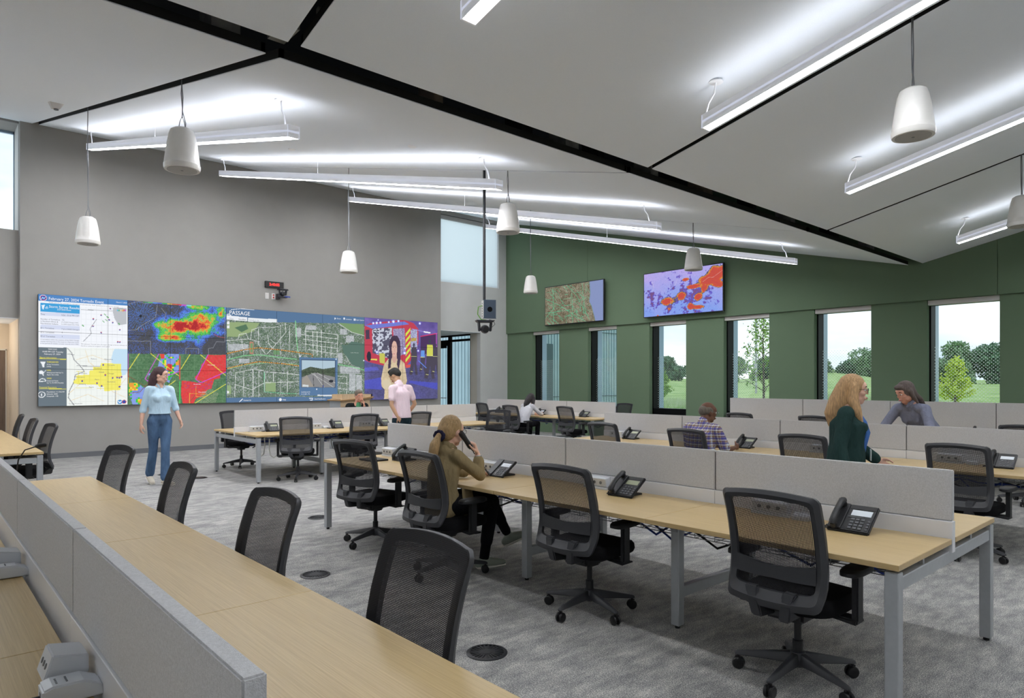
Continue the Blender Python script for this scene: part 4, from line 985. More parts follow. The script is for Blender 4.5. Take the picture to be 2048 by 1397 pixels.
for p in (((370, 430), (366, 560), (430, 650)), ((448, 480), (460, 560), (500, 610)), ((600, 380), (606, 460), (490, 600), (440, 650)), ((375, 415), (480, 420), (540, 410)), ((560, 400), (560, 660)), ((640, 400), (636, 640)), ((690, 380), (700, 560), (730, 690)), ((770, 450), (900, 462), (1060, 480)), ((780, 420), (778, 620)), ((760, 520), (1060, 560)), ((760, 560), (1050, 600)), ((740, 480), (1060, 520)), ((800, 610), (1050, 650)), ((840, 450), (846, 660)), ((880, 455), (880, 660)), ((915, 440), (920, 680)), ((950, 540), (950, 680)), ((1000, 550), (1000, 690)), ((1060, 480), (1050, 690)),
          ((170, 810), (340, 780), (420, 800), (720, 830)), ((165, 915), (310, 960), (420, 900), (720, 890)), ((170, 810), (160, 1020)), ((240, 800), (236, 1020)), ((322, 790), (322, 1020)), ((372, 800), (370, 1020)), ((424, 800), (420, 980)), ((622, 800), (618, 1000)), ((500, 810), (500, 890)), ((560, 870), (560, 1000)), ((1060, 840), (1140, 850), (1136, 1010)), ((1060, 900), (1140, 905)), ((1060, 950), (1140, 956)), ((90, 530), (280, 520), (370, 540)), ((220, 520), (240, 640)), ((190, 520), (200, 480), (260, 470), (280, 520)), ((300, 520), (310, 440), (370, 420)), ((1060, 380), (1180, 460), (1290, 490)), ((480, 530), (520, 560)), ((1090, 560), (1120, 640), (1160, 730))):
    C.line(Bq(*p), road, .75, .85)
C.poly(Bq((1090, 566), (1140, 572), (1180, 540), (1290, 560), (1290, 772), (1230, 762), (1180, 740), (1150, 690), (1110, 640)), (74, 102, 86))
for p in (((90, 700), (240, 664), (370, 656), (560, 680), (700, 695)), ((1060, 740), (1180, 760), (1290, 790)), ((690, 360), (700, 520), (712, 640))): C.line(Bq(*p), (120, 210, 130), 1.1, .85)
C.line(Bq((100, 780), (250, 745), (440, 725), (715, 740)), (140, 196, 130), .7)
for p in (((90, 646), (240, 612), (370, 594), (560, 614), (838, 652), (838, 690)), ((90, 776), (240, 742), (370, 716), (560, 732), (716, 752))):
    C.line(Bq(*p), (226, 150, 50), 1.3); C.line(Bq(*p), (60, 40, 20), 1.3, dash=(5, 1.6))
C.line(Bq((420, 800), (418, 978), (560, 990), (700, 996)), (90, 190, 130), .6)
C.poly(Bq((88, 312), (270, 330), (270, 362), (88, 350)), (238, 240, 242)); C.poly(Bq((276, 334), (528, 346), (528, 376), (276, 366)), (236, 240, 240))
for y in (365, 400): C.poly(Bq((94, y), (116, y), (116, y + 26), (94, y + 26)), (240, 240, 240))
C.poly(Bq((92, 970), (112, 970), (112, 992), (92, 992)), (240, 240, 240))
C.poly(Bq((722, 676), (1056, 686), (1056, 1016), (722, 1012)), (74, 108, 146)); C.poly(Bq((738, 694), (1042, 702), (1042, 944), (738, 940)), (58, 78, 104))
ins = C.mask(Bq((746, 702), (1034, 710), (1034, 940), (746, 936))); C.put(ins, (172, 196, 206))
C.put(ins & C.mask(Bq((746, 790), (820, 760), (930, 780), (1034, 766), (1034, 860), (746, 850))), shade((60, 72, 50), (n_fine, (50, 50, 40))))
C.poly(Bq((746, 850), (860, 810), (1034, 850), (1034, 940), (746, 936)), (126, 124, 122)); C.poly(Bq((746, 870), (790, 830), (850, 936), (746, 936)), (150, 140, 126))
for p in (((830, 815), (1020, 938)), ((880, 812), (1034, 900)), ((850, 815), (940, 938))): C.line(Bq(*p), (206, 206, 200), .5)
C.ell(Bq((1000, 885))[0], (7, 4), (30, 32, 36)); C.line(Bq((930, 790), (932, 940)), (50, 44, 40), .6); C.line(Bq((845, 840), (850, 930)), (40, 40, 40), .7); C.ell(Bq((932, 930))[0], (2, 3), (60, 70, 130))
for p in ((732, 668), (1044, 694), (1286, 706), (876, 956)): C.ell(Bq(p)[0], (1.8, 1.8), (240, 244, 250))
C.poly(Bq((750, 915), (804, 918), (804, 936), (750, 934)), (210, 214, 210)); C.poly(Bq((884, 1004), (1286, 1010), (1286, 1020), (884, 1016)), (220, 224, 228))
C.poly(Bq((1030, 328), (1044, 340), (1030, 350)), (240, 244, 250)); C.ell(Bq((1114, 340))[0], (2.6, 3), (240, 244, 250)); C.poly(Bq((1198, 340), (1214, 342), (1214, 360), (1198, 358)), (220, 226, 236))
C.line(Bq((202, 1066), (228, 1042)), (240, 244, 250), 1.0); C.ell(Bq((558, 1047))[0], (3.6, 3.8), (244, 246, 250)); C.line(Bq((812, 1036), (840, 1036), (838, 1052), (818, 1050)), (240, 244, 250), .9)
C.line(Bq((130, 262), (220, 254), (330, 264)), (236, 240, 246), .6); C.line(Bq((92, 306), (108, 300), (128, 314), (92, 314)), (236, 240, 246), .9)
# --- night news picture
nw = C.mask(Bq((1292, 250), (1990, 250), (1990, 1120), (1292, 1120)))
C.put(nw, shade((92, 72, 146), (n_big, (60, 50, 70)), (n_mid, (30, 26, 30))))
C.put(nw & C.mask(Bq((1292, 720), (1960, 760), (1960, 1120), (1292, 1120))), shade((70, 66, 116), (n_big, (40, 36, 110)), (n_fine, (26, 26, 34))))
C.poly(Bq((1292, 880), (1440, 850), (1440, 960), (1292, 950)), (66, 72, 220), .6); C.poly(Bq((1680, 880), (1930, 900), (1930, 960), (1680, 900)), (60, 66, 214), .6); C.poly(Bq((1292, 770), (1400, 760), (1420, 790), (1292, 800)), (86, 92, 226), .5)
C.poly(Bq((1292, 405), (1340, 380), (1640, 350), (1720, 380), (1760, 430), (1760, 560), (1700, 700), (1640, 770), (1500, 760), (1330, 720), (1292, 700)), (188, 46, 62))
C.poly(Bq((1292, 400), (1640, 365), (1680, 390), (1360, 430)), (100, 110, 200)); C.poly(Bq((1300, 440), (1335, 436), (1336, 520), (1302, 520)), (60, 40, 60))
C.poly(Bq((1358, 428), (1530, 420), (1540, 700), (1362, 640)), (196, 200, 214)); C.put(C.mask(Bq((1358, 428), (1530, 420), (1540, 700), (1362, 640))) & (vnoise(H_, W_, 6, 33, 2) > .52), (70, 66, 84))
for x in (1366, 1396): C.poly(Bq((x, 440), (x + 24, 440), (x + 24, 470), (x, 470)), (40, 36, 48)); C.poly(Bq((x + 6, 448), (x + 24, 448), (x + 24, 460), (x + 6, 460)), (196, 200, 214))
C.poly(Bq((1540, 430), (1640, 424), (1650, 640), (1560, 690)), (126, 110, 150)); C.put(C.mask(Bq((1540, 430), (1640, 424), (1650, 640), (1560, 690))) & (n_px > .7), (190, 180, 210))
C.poly(Bq((1420, 640), (1470, 645), (1468, 735), (1424, 725)), (196, 190, 70)); C.poly(Bq((1346, 690), (1400, 690), (1400, 705), (1346, 702)), (230, 210, 70))
C.ell(Bq((1330, 670))[0], (7, 15), (28, 24, 34))
for i in range(5): C.poly(Bq((1650, 470 + i * 56), (1690, 420 + i * 56), (1690, 446 + i * 56), (1650, 498 + i * 56)), (208, 226, 60)); C.poly(Bq((1650, 498 + i * 56), (1690, 446 + i * 56), (1690, 472 + i * 56), (1650, 524 + i * 56)), (206, 52, 62))
C.poly(Bq((1692, 440), (1750, 430), (1752, 600), (1694, 640)), (190, 192, 226)); C.put(C.mask(Bq((1692, 440), (1750, 430), (1752, 600), (1694, 640))) & (n_px > .6), (90, 90, 120))
C.poly(Bq((1696, 512), (1744, 508), (1744, 534), (1696, 540)), (180, 150, 60)); C.poly(Bq((1652, 745), (1700, 738), (1700, 764), (1652, 772)), (216, 70, 60))
C.poly(Bq((1780, 490), (1925, 470), (1925, 620), (1780, 660)), (58, 30, 70)); C.line(Bq((1780, 496), (1925, 470)), (226, 40, 90), 1.2); C.line(Bq((1918, 470), (1922, 740)), (214, 90, 210), 1.0)
C.line(Bq((1705, 430), (1812, 455)), (140, 130, 210), 1.0); C.line(Bq((1812, 456), (1862, 464)), (250, 250, 255), 2.0)
for x, y, r in ((1368, 380, 3), (1398, 378, 3.4), (1430, 376, 3), (1504, 372, 2.6), (1544, 366, 4), (1588, 362, 3), (1774, 382, 3), (1410, 352, 1.6), (1400, 632, 3), (1640, 640, 3.6), (1644, 600, 2.6), (1760, 620, 2.6)): q = Bq((x, y))[0]; C.ell(q, (r * 1.8, r * 1.8), (110, 110, 250), .5); C.ell(q, (r, r), (236, 240, 255))
for cx, s, vest in ((1722, 1.0, None), (1800, .8, (90, 140, 220)), (1862, 1.25, (206, 206, 70)), (1912, 1.0, None)):
    def fp(*p): return Bq(*[(cx + x * s, 700 + y * s) for x, y in p])
    C.poly(fp((-22, -110), (22, -110), (30, -20), (22, 30), (34, 130), (14, 132), (2, 40), (-16, 130), (-40, 128), (-26, 20)), (58, 50, 62)); C.ell(fp((0, -128))[0], (3.4 * s, 6 * s), (46, 44, 60))
    if vest: C.poly(fp((-20, -104), (20, -104), (22, -26), (-22, -26)), vest)
    C.line(fp((-26, 100), (-10, 104)), (206, 206, 120), .8); C.line(fp((-22, -30), (22, -30)), (220, 220, 130), .7)
C.line(Bq((1762, 708), (1830, 770)), (90, 130, 230), 1.2)
C.poly(Bq((1548, 488), (1580, 492), (1604, 540), (1608, 640), (1606, 720), (1588, 790), (1500, 780), (1488, 740), (1506, 640), (1510, 540), (1525, 500)), (52, 34, 52))
C.poly(Bq((1500, 690), (1600, 690), (1640, 730), (1662, 880), (1640, 960), (1560, 1042), (1462, 1042), (1468, 960), (1440, 930), (1436, 860), (1462, 740)), shade((208, 184, 142), (n_fine, (30, 30, 30)), (n_mid, (50, 46, 40))))
C.poly(Bq((1536, 640), (1572, 640), (1576, 700), (1552, 730), (1530, 700)), (206, 158, 136)); C.poly(Bq((1448, 880), (1500, 870), (1524, 905), (1500, 955), (1460, 950)), (214, 196, 160))
C.ell(Bq((1553, 604))[0], (9.6, 24), (222, 172, 150)); C.poly(Bq((1522, 560), (1536, 520), (1560, 512), (1584, 530), (1592, 580), (1575, 540), (1545, 536), (1532, 560), (1524, 640)), (48, 30, 46))
C.poly(Bq((1588, 560), (1606, 600), (1606, 700), (1590, 790), (1574, 740), (1584, 660)), (56, 38, 58)); C.poly(Bq((1522, 570), (1526, 680), (1520, 770), (1496, 780), (1504, 660)), (52, 36, 54))
for x in (1542, 1566): C.ell(Bq((x, 590))[0], (1.3, 1.1), (60, 36, 36))
C.ell(Bq((1550, 648))[0], (2.2, 1.4), (190, 80, 96)); C.line(Bq((1556, 600), (1554, 624)), (200, 146, 128), .6)
PIC = C.a * .86 + np.array((30, 32, 36))  # darks lifted: a wash of reflected room light mixed into the picture colours

def srgb2lin(a): a = np.clip(a, 0, 255) / 255; return np.where(a <= .04045, a / 12.92, ((a + .055) / 1.055) ** 2.4)
def picture_mesh(name, pts, pix):
    """grid of faces whose vertices carry the picture; pts(u, v) with v down"""
    h, w = pix.shape[:2]
    v = [pts(j / (w - 1), i / (h - 1)) for i in range(h) for j in range(w)]
    idx = np.arange(h * w).reshape(h, w); q = np.stack([idx[1:, :-1], idx[1:, 1:], idx[:-1, 1:], idx[:-1, :-1]], -1).reshape(-1, 4)
    me = bpy.data.meshes.new(name); me.from_pydata(v, [], q.tolist()); me.materials.append(MATS['screen_picture'])
    at = me.color_attributes.new('picture', 'FLOAT_COLOR', 'POINT')
    c = np.ones((h * w, 4), np.float32); c[:, :3] = srgb2lin(pix.reshape(-1, 3)); at.data.foreach_set('color', c.ravel()); me.update(); return me
vw = thing('video_wall', 'wide video wall of tiled displays showing weather maps, traffic map and news', 'video wall', (VX, VY, VZ))
pw, ph = VW / 8, VH / 3
case = MB().box(.001, pw - .001, .004, .07, .001, ph - .001).mesh('display_case', 'screen_bezel', bevel=.003)
for r in range(3):
    for c_ in range(8):
        p = link('display_panel', case, vw, (c_ * pw, 0, (2 - r) * ph))
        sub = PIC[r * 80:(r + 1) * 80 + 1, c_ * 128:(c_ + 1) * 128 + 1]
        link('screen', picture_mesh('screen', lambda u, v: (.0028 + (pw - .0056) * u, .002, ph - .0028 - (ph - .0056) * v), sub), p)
# lettering on the displays
TEXTS = []
def flat_text(cu):
    o = bpy.data.objects.new('tmp', cu); COL.objects.link(o); me = bpy.data.meshes.new_from_object(o.evaluated_get(bpy.context.evaluated_depsgraph_get()))
    for m in cu.materials:
        if not len(me.materials): me.materials.append(m)
    bpy.data.objects.remove(o); return me
def word(parent, s, p0, p1, h, col, y=VY - .001):
    """s runs from wall point p0 to p1 (x of both, height of p0), cap height h in metres"""
    cu = bpy.data.curves.new('lettering', 'FONT'); cu.body = s; cu.size = h / .70; cu.resolution_u = 2
    k = 'ink_%02x%02x%02x' % col
    if k not in MATS: emis(k, col, SCREEN_POWER)
    cu.materials.append(MATS[k])
    o = link('lettering', flat_text(cu), parent, (p0[0] - VX, y - VY, p0[2] - VZ)); o.rotation_euler = (pi / 2, 0, 0)
    TEXTS.append((o, p1[0] - p0[0])); return o
WHT, YEL, GRY, DRK = (250, 250, 252), (244, 232, 60), (96, 98, 104), (40, 42, 60)
def TA(s, x0, y0, x1, h, col): word(vw, s, wall_m(x0 * .2291, 560 + y0 * .2291), wall_m(x1 * .2291, 560 + y0 * .2291), h * .2291 / 100, col)
def TB(s, x0, y0, x1, h, col): word(vw, s, wall_m(430 + x0 * .2291, 560 + y0 * .2291), wall_m(430 + x1 * .2291, 560 + y0 * .2291), h * .2291 / 84, col)
TA('February 27, 2024 Tornado Event', 418, 178, 896, 25, WHT); TA('March 7, 2024', 1006, 204, 1098, 11, WHT)
TA('Thank you to our emergency management partners for their assistance in our storm surveys!', 418, 204, 1030, 8, DRK)
TA('Storm Survey Results', 422, 246, 684, 22, WHT); TA('2/27/2024 Event', 492, 268, 614, 13, WHT)
TA('Time', 348, 309, 386, 13, GRY); TA('5:56 - 9:16 PM CST', 530, 318, 682, 14, GRY)
for i, s in enumerate(('Number of Tornadoes', 'in Northern Illinois &', 'Northwest Indiana')): TA(s, 348, 350 + i * 19, 516 if i == 0 else 500, 12, GRY)
TA('12', 532, 358, 550, 13, GRY); TA('(7 of NWS Chicago CWA', 530, 376, 676, 9, GRY); TA('5 in NWS Quad Cities CWA)', 530, 394, 682, 9, GRY)
TA('EF-1 Tornadoes', 348, 428, 465, 13, GRY); TA('7 (6 in NWS Chicago)', 530, 438, 684, 12, GRY)
TA('EF-0 Tornadoes', 348, 464, 465, 13, GRY); TA('4', 530, 468, 540, 13, GRY); TA('EF-U* Tornadoes', 348, 500, 474, 13, GRY); TA('1', 530, 503, 532.5, 13, GRY)
for i, s in enumerate(('11 tornadoes within the counties of the NWS Chicago', 'county warning area is the most in a February event', 'in the period of reliable tornado records since 1950.')): TA(s, 346, 526 + i * 17, 680, 9, GRY)
TA('*EF-Unknown: Tornado does not impact damage to known indicators &', 698, 566, 1098, 9, GRY); TA('therefore cannot be assigned a wind speed', 698, 582, 948, 9, GRY)
TA('Wind Speed', 1016, 254, 1066, 8, GRY)
TA('Valid Until:', 414, 612, 492, 13, WHT); TA('10:00 PM CST Tuesday', 362, 634, 542, 13, WHT); TA('February 27, 2024', 380, 655, 520, 13, WHT)
TA('Threat Information', 338, 686, 488, 14, YEL); TA('TORNADOES', 402, 726, 504, 15, YEL); TA('A few Tornadoes', 402, 745, 508, 10, WHT); TA('Likely', 402, 762, 440, 10, WHT)
TA('HAIL', 402, 797, 440, 14, YEL); TA('Widespread Hail Up To', 402, 816, 546, 10, WHT); TA('Apple Size Likely', 402, 834, 506, 10, WHT)
TA('WIND', 402, 868, 444, 14, YEL); TA('Scattered Gusts', 402, 887, 502, 10, WHT); TA('Up To 70 MPH Possible', 402, 905, 548, 10, WHT)
TA('Potential Exposure', 336, 946, 486, 14, YEL); TA('Population: 11,156,218', 402, 984, 554, 11, WHT); TA('Schools: 3295', 402, 1003, 496, 11, WHT); TA('Hospitals: 178', 402, 1022, 500, 11, WHT)
for s, x, y, x1 in (('Rockford', 815, 778, 880), ('Dekalb', 856, 812, 900), ('Chicago', 930, 824, 986), ('Kenosha', 930, 750, 992), ('Kankakee', 930, 896, 996), ('Davenport', 656, 854, 732), ('Clinton', 700, 822, 752), ('Peru', 820, 876, 856), ('Milwaukee', 902, 700, 976), ('Peoria', 770, 942, 810), ('Madison', 786, 696, 836), ('Galesburg', 682, 915, 740)):
    TA(s, x, y, x1, 11, (86, 90, 130) if s not in ('Milwaukee', 'Chicago', 'Rockford') else (50, 52, 90))
TA('Tornado Watch #24', 592, 1086, 710, 9, GRY); TA('Romeoville', 1680, 916, 1740, 9, WHT); TA('Plainfield', 1720, 985, 1786, 9, WHT); TA('Warrenville', 1800, 748, 1868, 9, WHT)
TB("PASSAGE", 112, 304, 290, 34, WHT)
TB('Map', 116, 346, 148, 12, (150, 152, 160)); TB('Satellite', 194, 352, 256, 13, DRK); TB('Libertyville, IL, USA', 284, 358, 372, 10, GRY)
TB('Zoom', 1050, 345, 1084, 11, WHT); TB('Locations', 1128, 350, 1178, 11, WHT); TB('Layer Options', 1218, 356, 1286, 11, WHT)
TB('Contact Us', 236, 1058, 302, 12, WHT); TB('Help', 578, 1052, 606, 12, WHT); TB('Email Notification', 856, 1046, 950, 12, WHT)
TB('Looking north', 740, 984, 816, 10, WHT); TB('IL 21 @ IL 176', 740, 1002, 812, 10, WHT); TB('Lake Minear', 1170, 640, 1240, 8, (196, 206, 200))

# --- two displays on the green wall
def tv(label, y_far, y_near, z0, z1, pix, tilt):
    t = thing('wall_display', label, 'display', (14.44, y_far, z0), 0, 'flat displays on the green wall')
    w, h = y_far - y_near, z1 - z0
    p = lambda x, u, v: (x + tilt * v, -u * w, h * (1 - v))
    MB().hexa([(.006, -w, 0), (.06, -w, 0), (.06, 0, 0), (.006, 0, 0), (.006 , -w, h), (.06, -w, h), (.06, 0, h), (.006, 0, h)]).build('display_case', 'screen_bezel', t, bevel=.004)
    link('screen', picture_mesh('screen', lambda u, v: (.003, -.022 - u * (w - .044), .022 + (h - .044) * (1 - v)), pix), t)
    MB().box(.06, .165, -w * .62, -w * .38, h * .3, h * .7).build('wall_mount', 'void_black', t)
h, w = 141, 251
T1 = Canvas(h, w); a1 = vnoise(h, w, 3, 51, 2); a2 = vnoise(h, w, 18, 52, 4); apx = np.random.default_rng(53).random((h, w))
T1.a[:] = np.clip(np.array((120, 112, 92)) + (a1 - .5)[..., None] * np.array((70, 66, 60)) + (a2 - .5)[..., None] * 50 + (apx - .5)[..., None] * 60, 0, 255)
rs = np.random.default_rng(55)
for i in range(90):
    x, y = rs.uniform(5, 190), rs.uniform(0, h); a = rs.choice([0, pi / 2, .6, .75, -.3, .9]); L_ = rs.uniform(8, 45)
    T1.line([(x, y), (x + cos(a) * L_, y + sin(a) * L_)], (84, 190, 145), .6, .8)
for p in (((0, 40), (70, 74), (140, 118), (180, 140)), ((50, 70), (0, 115)), ((97, 0), (140, 42), (164, 84), (195, 134)), ((164, 0), (170, 56), (181, 112)), ((0, 95), (125, 92)), ((36, 0), (39, 140)), ((120, 28), (125, 140))): T1.line(p, (84, 200, 150), .7, .85)
T1.put((apx > .985) & (T1.X > 95), (206, 110, 90)); T1.put((apx > .90) & (T1.X > 50) & (a2 > .45), (196, 200, 180), .7)
T1.poly([(195, -2), (w, -2), (w, h), (219, h), (211, 112), (203, 86), (194, 70), (198, 42)], (132, 146, 192)); T1.line([(195, 0), (198, 42), (194, 70), (203, 86), (211, 112), (219, 140)], (104, 140, 140), .8)
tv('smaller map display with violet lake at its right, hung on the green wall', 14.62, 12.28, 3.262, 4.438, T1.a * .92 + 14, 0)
h, w = 101, 181
T2 = Canvas(h, w); b1 = vnoise(h, w, 30, 61, 5); b2 = vnoise(h, w, 10, 62, 5, .65); bpx = np.random.default_rng(63).random((h, w))
k = np.clip(T2.Y / h * 1.1 + (b1 - .5) * .8, 0, 1)[..., None]
T2.a[:] = np.array((186, 168, 236)) * (1 - k) + np.array((130, 160, 240)) * k + (bpx - .5)[..., None] * 14
wsp = (b2 + .25 * np.exp(-((T2.X - 15) / 20) ** 2 - ((T2.Y - 55) / 14) ** 2) + .22 * np.exp(-((T2.X - 110) / 60) ** 2 - ((T2.Y - 60) / 40) ** 2)); T2.put(wsp > .70, (84, 66, 190), .8); T2.put(wsp > .78, (120, 78, 120), .8)
storm = np.zeros((h, w))
for cx, cy, sx, sy in ((58, 68, 18, 10), (90, 60, 11, 10), (128, 66, 10, 9), (150, 32, 22, 11), (168, 16, 20, 15), (116, 42, 15, 5), (141, 50, 7, 8), (110, 84, 7, 7), (128, 88, 16, 5), (172, 44, 10, 7), (62, 86, 4, 3), (100, 24, 8, 4), (34, 100, 3, 3)): storm += np.exp(-((T2.X - cx) / sx) ** 2 - ((T2.Y - cy) / sy) ** 2)
storm *= .3 + 1.2 * vnoise(h, w, 9, 64, 5, .75)
T2.put(storm > .36, (84, 82, 100)); T2.put(storm > .43, (214, 140, 56)); T2.put(storm > .54, (206, 78, 60)); T2.put((storm > .7) & (bpx > .5), (196, 70, 66))
for p in (((138, 34), (150, 26), (160, 27), (181, 14)), ((20, 20), (24, 32), (22, 40)), ((60, 60), (66, 64), (64, 76)), ((80, 20), (76, 34), (62, 38))): T2.line(p, (236, 226, 226), .4, .45)
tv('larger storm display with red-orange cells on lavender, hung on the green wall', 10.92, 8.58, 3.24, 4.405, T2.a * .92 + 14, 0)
bpy.context.view_layer.update()
for o, wd in TEXTS:
    if o.dimensions.x > 1e-4: o.scale.x = wd / o.dimensions.x
# ================================================================ things on and around the desks
def desk_phone(name, label, loc, rz, lcd='phone_lcd', handset=True, group='black desk phones'):
    """keypad looks towards local -X; handset on the user's left (+Y)"""
    t = thing(name, label, 'phone', loc, rz, group)
    M = Matrix.Translation((-.085, 0, .012)) @ Matrix.Rotation(-R(36), 4, 'Y')      # x runs up the sloping face, z out of it
    MB().box(0, .205, -.105, .115, -.022, 0).xf(M).build('phone_body', 'phone_black', t, bevel=.006, seg=2, smooth=True)
    MB().box(.008, .20, .042, .112, 0, .008).xf(M).build('cradle', 'phone_black', t, bevel=.003)
    MB().box(.118, .160, -.085, .020, 0, .002).xf(M).build('phone_display', lcd, t)
    kp = MB()
    for r in range(4):
        for c in range(3): kp.box(.018 + r * .022, .032 + r * .022, -.062 + c * .026, -.044 + c * .026, 0, .004)
    for r in range(4): kp.box(.018 + r * .020, .030 + r * .020, -.092, -.080, 0, .003)
    kp.box(.104, .110, -.05, .03, 0, .003)
    k = kp.xf(M).build('keypad', 'phone_key', t); k['kind'] = 'stuff'
    MB().box(.168, .198, -.095, .035, 0, .0015).xf(M).build('name_plate', 'cable_black', t)
    MB().hexa([(.0, -.05, 0), (.13, -.04, 0), (.13, .05, 0), (.0, .06, 0), (.02, -.05, .03), (.125, -.04, .012), (.125, .05, .012), (.02, .06, .03)]).build('stand', 'phone_black', t, bevel=.003)
    MB().hexa([(.03, -.03, .02), (.06, -.03, .02), (.06, .04, .02), (.03, .04, .02), (.055, -.03, .115), (.07, -.03, .115), (.07, .04, .115), (.055, .04, .115)]).build('strut', 'phone_black', t)
    if handset:
        pts = [(.012, .078, .030), (.03, .078, .040), (.07, .078, .052), (.11, .078, .055), (.15, .078, .050), (.19, .078, .040), (.205, .078, .030)]
        hs = MB().tube(pts, [.016, .021, .018, .0165, .018, .022, .016], 10)
        hs.xf(M @ Matrix.Diagonal((1, 1, .85, 1))).build('handset', 'phone_black', t, smooth=True)
        cp = MB()
        for x in (.022, .185): cp.lathe([(.018, .002), (.020, .012), (.018, .03)], 14, (x, .078, 0))
        cp.xf(M).build('ear_cups', 'phone_black', t, smooth=True)
        MB().tube([(-.075, .08, .02), (-.05, .14, .006), (.03, .16, .005), (.06, .10, .006)], .005, 6).build('cord', 'cable_black', t, smooth=True)
    return t
ZD = .7355
for x, y, rz, lab, lcd in [
        (3.84, 5.96, 0, 'black desk phone on the centre bench end, handset resting beside a dark notepad', 'phone_lcd'),
        (3.84, 3.05, 0, 'black desk phone in the middle of the centre bench, behind the empty chair', 'phone_lcd'),
        (3.86, 1.50, 0, 'closest black desk phone, beside the nearest chair at lower right', 'phone_lcd_lit'),
        (7.73, 6.05, 0, 'black desk phone at the left end of the second bench', 'phone_lcd'),
        (7.73, 4.28, -4, 'black desk phone at the elbow of the man in plaid', 'phone_lcd'),
        (7.75, 1.66, 0, 'black desk phone near the right edge on the second bench', 'phone_lcd_lit'),
        (11.80, 12.08, 0, 'black desk phone in front of the dark-haired woman at the far bench', 'phone_lcd_lit'),
        (11.80, 10.62, 0, 'black desk phone beside the bluish empty chair at the far bench', 'phone_lcd'),
        (11.78, 13.62, 0, 'black desk phone at the white-wall end of the far bench', 'phone_lcd'),
        (11.72, 2.78, 0, 'black desk phone with glowing blue display right of the leaning woman', 'phone_lcd_blue'),
        (4.50, 10.98, 80, 'black desk phone on the cross bench by the outlet box, left end', 'phone_lcd'),
        (5.66, 10.96, 80, 'black desk phone on the cross bench left of the seated man', 'phone_lcd'),
        (6.62, 10.96, 85, 'black desk phone half hidden by the man in the pink shirt', 'phone_lcd')]:
    desk_phone('desk_phone', lab, (x, y, ZD), R(rz) if rz < 50 else R(rz), lcd)
desk_phone('desk_phone', 'black desk phone with empty cradle in front of the phoning woman', (3.84, 4.42, ZD), 0, 'phone_lcd_lit', False)
tag(MB().box(-.10, .10, -.13, .13, 0, .018).build('notepad', 'cable_black', None, bevel=.004, loc=(3.62, 6.20, ZD)), 'flat dark notepad lying on the centre bench corner', 'notepad')

# outlet boxes
def outlet_box(label, loc, rz, big):
    t = thing('outlet_box', label, 'outlet box', loc, rz, 'desk outlet boxes')
    if big:
        t.scale = (.74, .74, .74)
        # hinged cube with sockets above a rounded data module
        MB().prism([(-.075, .045), (-.045, .135), (.065, .115), (.065, .045)], 'Y', -.03, .125).build('socket_cube', 'power_white', t, bevel=.005, seg=2)
        so = MB()
        M = Matrix.Translation((-.075, 0, .045)) @ Matrix.Rotation(-atan2(.09, .03), 4, 'Y')
        for k in range(3): so.lathe([(.011, 0), (.011, .002)], 12, (.048, .01 + k * .038, 0))
        so.xf(M).build('sockets', 'power_slot', t)
        MB().prism([(-.09, .004), (-.09, .062), (-.06, .072), (.03, .070), (.085, .045), (.095, .004)], 'Y', -.155, -.05).build('data_module', 'power_white', t, bevel=.006, seg=2)
        sl = MB()
        for r in range(2):
            for k in range(4): sl.box(-.05 + r * .03, -.044 + r * .03, -.13 + k * .014, -.122 + k * .014, .0705, .0725)
        sl.box(-.0915, -.0895, -.115, -.095, .02, .045)
        sl.build('jack_slots', 'power_slot', t)
        MB().tube([(-.09, -.105, .03), (-.13, -.105, .03), (-.20, -.09, .012), (-.40, -.02, .008), (-.62, .08, .008)], .006, 6).build('cable', 'cable_black', t, smooth=True)
        MB().tube([(.095, -.13, .03), (.115, -.135, .02), (.115, -.135, -.14)], .008, 6).build('blue_cable', 'cable_blue', t, smooth=True)
        MB().box(-.03, .08, -.06, .02, 0, .012).build('clamp', 'power_white', t)
    else:
        MB().prism([(-.035, .02), (-.05, .085), (.01, .095), (.03, .02)], 'Y', -.11, .11).build('socket_bar', 'power_white', t, bevel=.004)
        so = MB()
        for k in range(3): so.lathe([(.012, 0), (.012, .002)], 10, (-.048, -.06 + k * .06, .052), 'X')
        so.build('sockets', 'power_slot', t)
        MB().prism([(-.06, 0), (-.06, .03), (-.02, .042), (.03, .035), (.03, 0)], 'Y', -.25, -.15).build('data_module', 'power_white', t, bevel=.004)
        MB().box(-.04, .02, -.12, .12, 0, .018).build('clamp', 'power_white', t)
    return t
outlet_box('grey outlet cube and data module clamped to the nearest bench, bottom left corner', (.315, 2.13, ZD), 0, True)
outlet_box('grey outlet cube at the left picture edge on the nearest bench', (.315, 3.58, ZD), 0, True)
for x, y, rz, lab in [(3.96, 6.42, 0, 'white outlet bar at the far end of the centre bench'), (3.96, 4.72, 0, 'white outlet bar behind the empty-cradle phone'), (3.96, 3.42, 0, 'white outlet bar left of the middle phone on the centre bench'),
                      (3.96, 2.02, 0, 'white outlet bar seen through the nearest chair back'), (7.86, 3.42, 0, 'white outlet bar seen through the chair by the green cardigan'), (7.86, 2.12, 0, 'white outlet bar seen through the right-edge chair'),
                      (7.86, 6.42, 0, 'white outlet bar at the left end of the second bench'), (11.9, 13.9, 0, 'white outlet bar at the white-wall end of the far bench'),
                      (4.28, 11.10, 90, 'white outlet bar on the cross bench, left end'), (5.30, 11.10, 90, 'white outlet bar behind a chair in the middle of the cross bench'), (6.30, 11.10, 90, 'white outlet bar beside the pink-shirted man')]:
    outlet_box(lab, (x, y, ZD), R(rz), False)

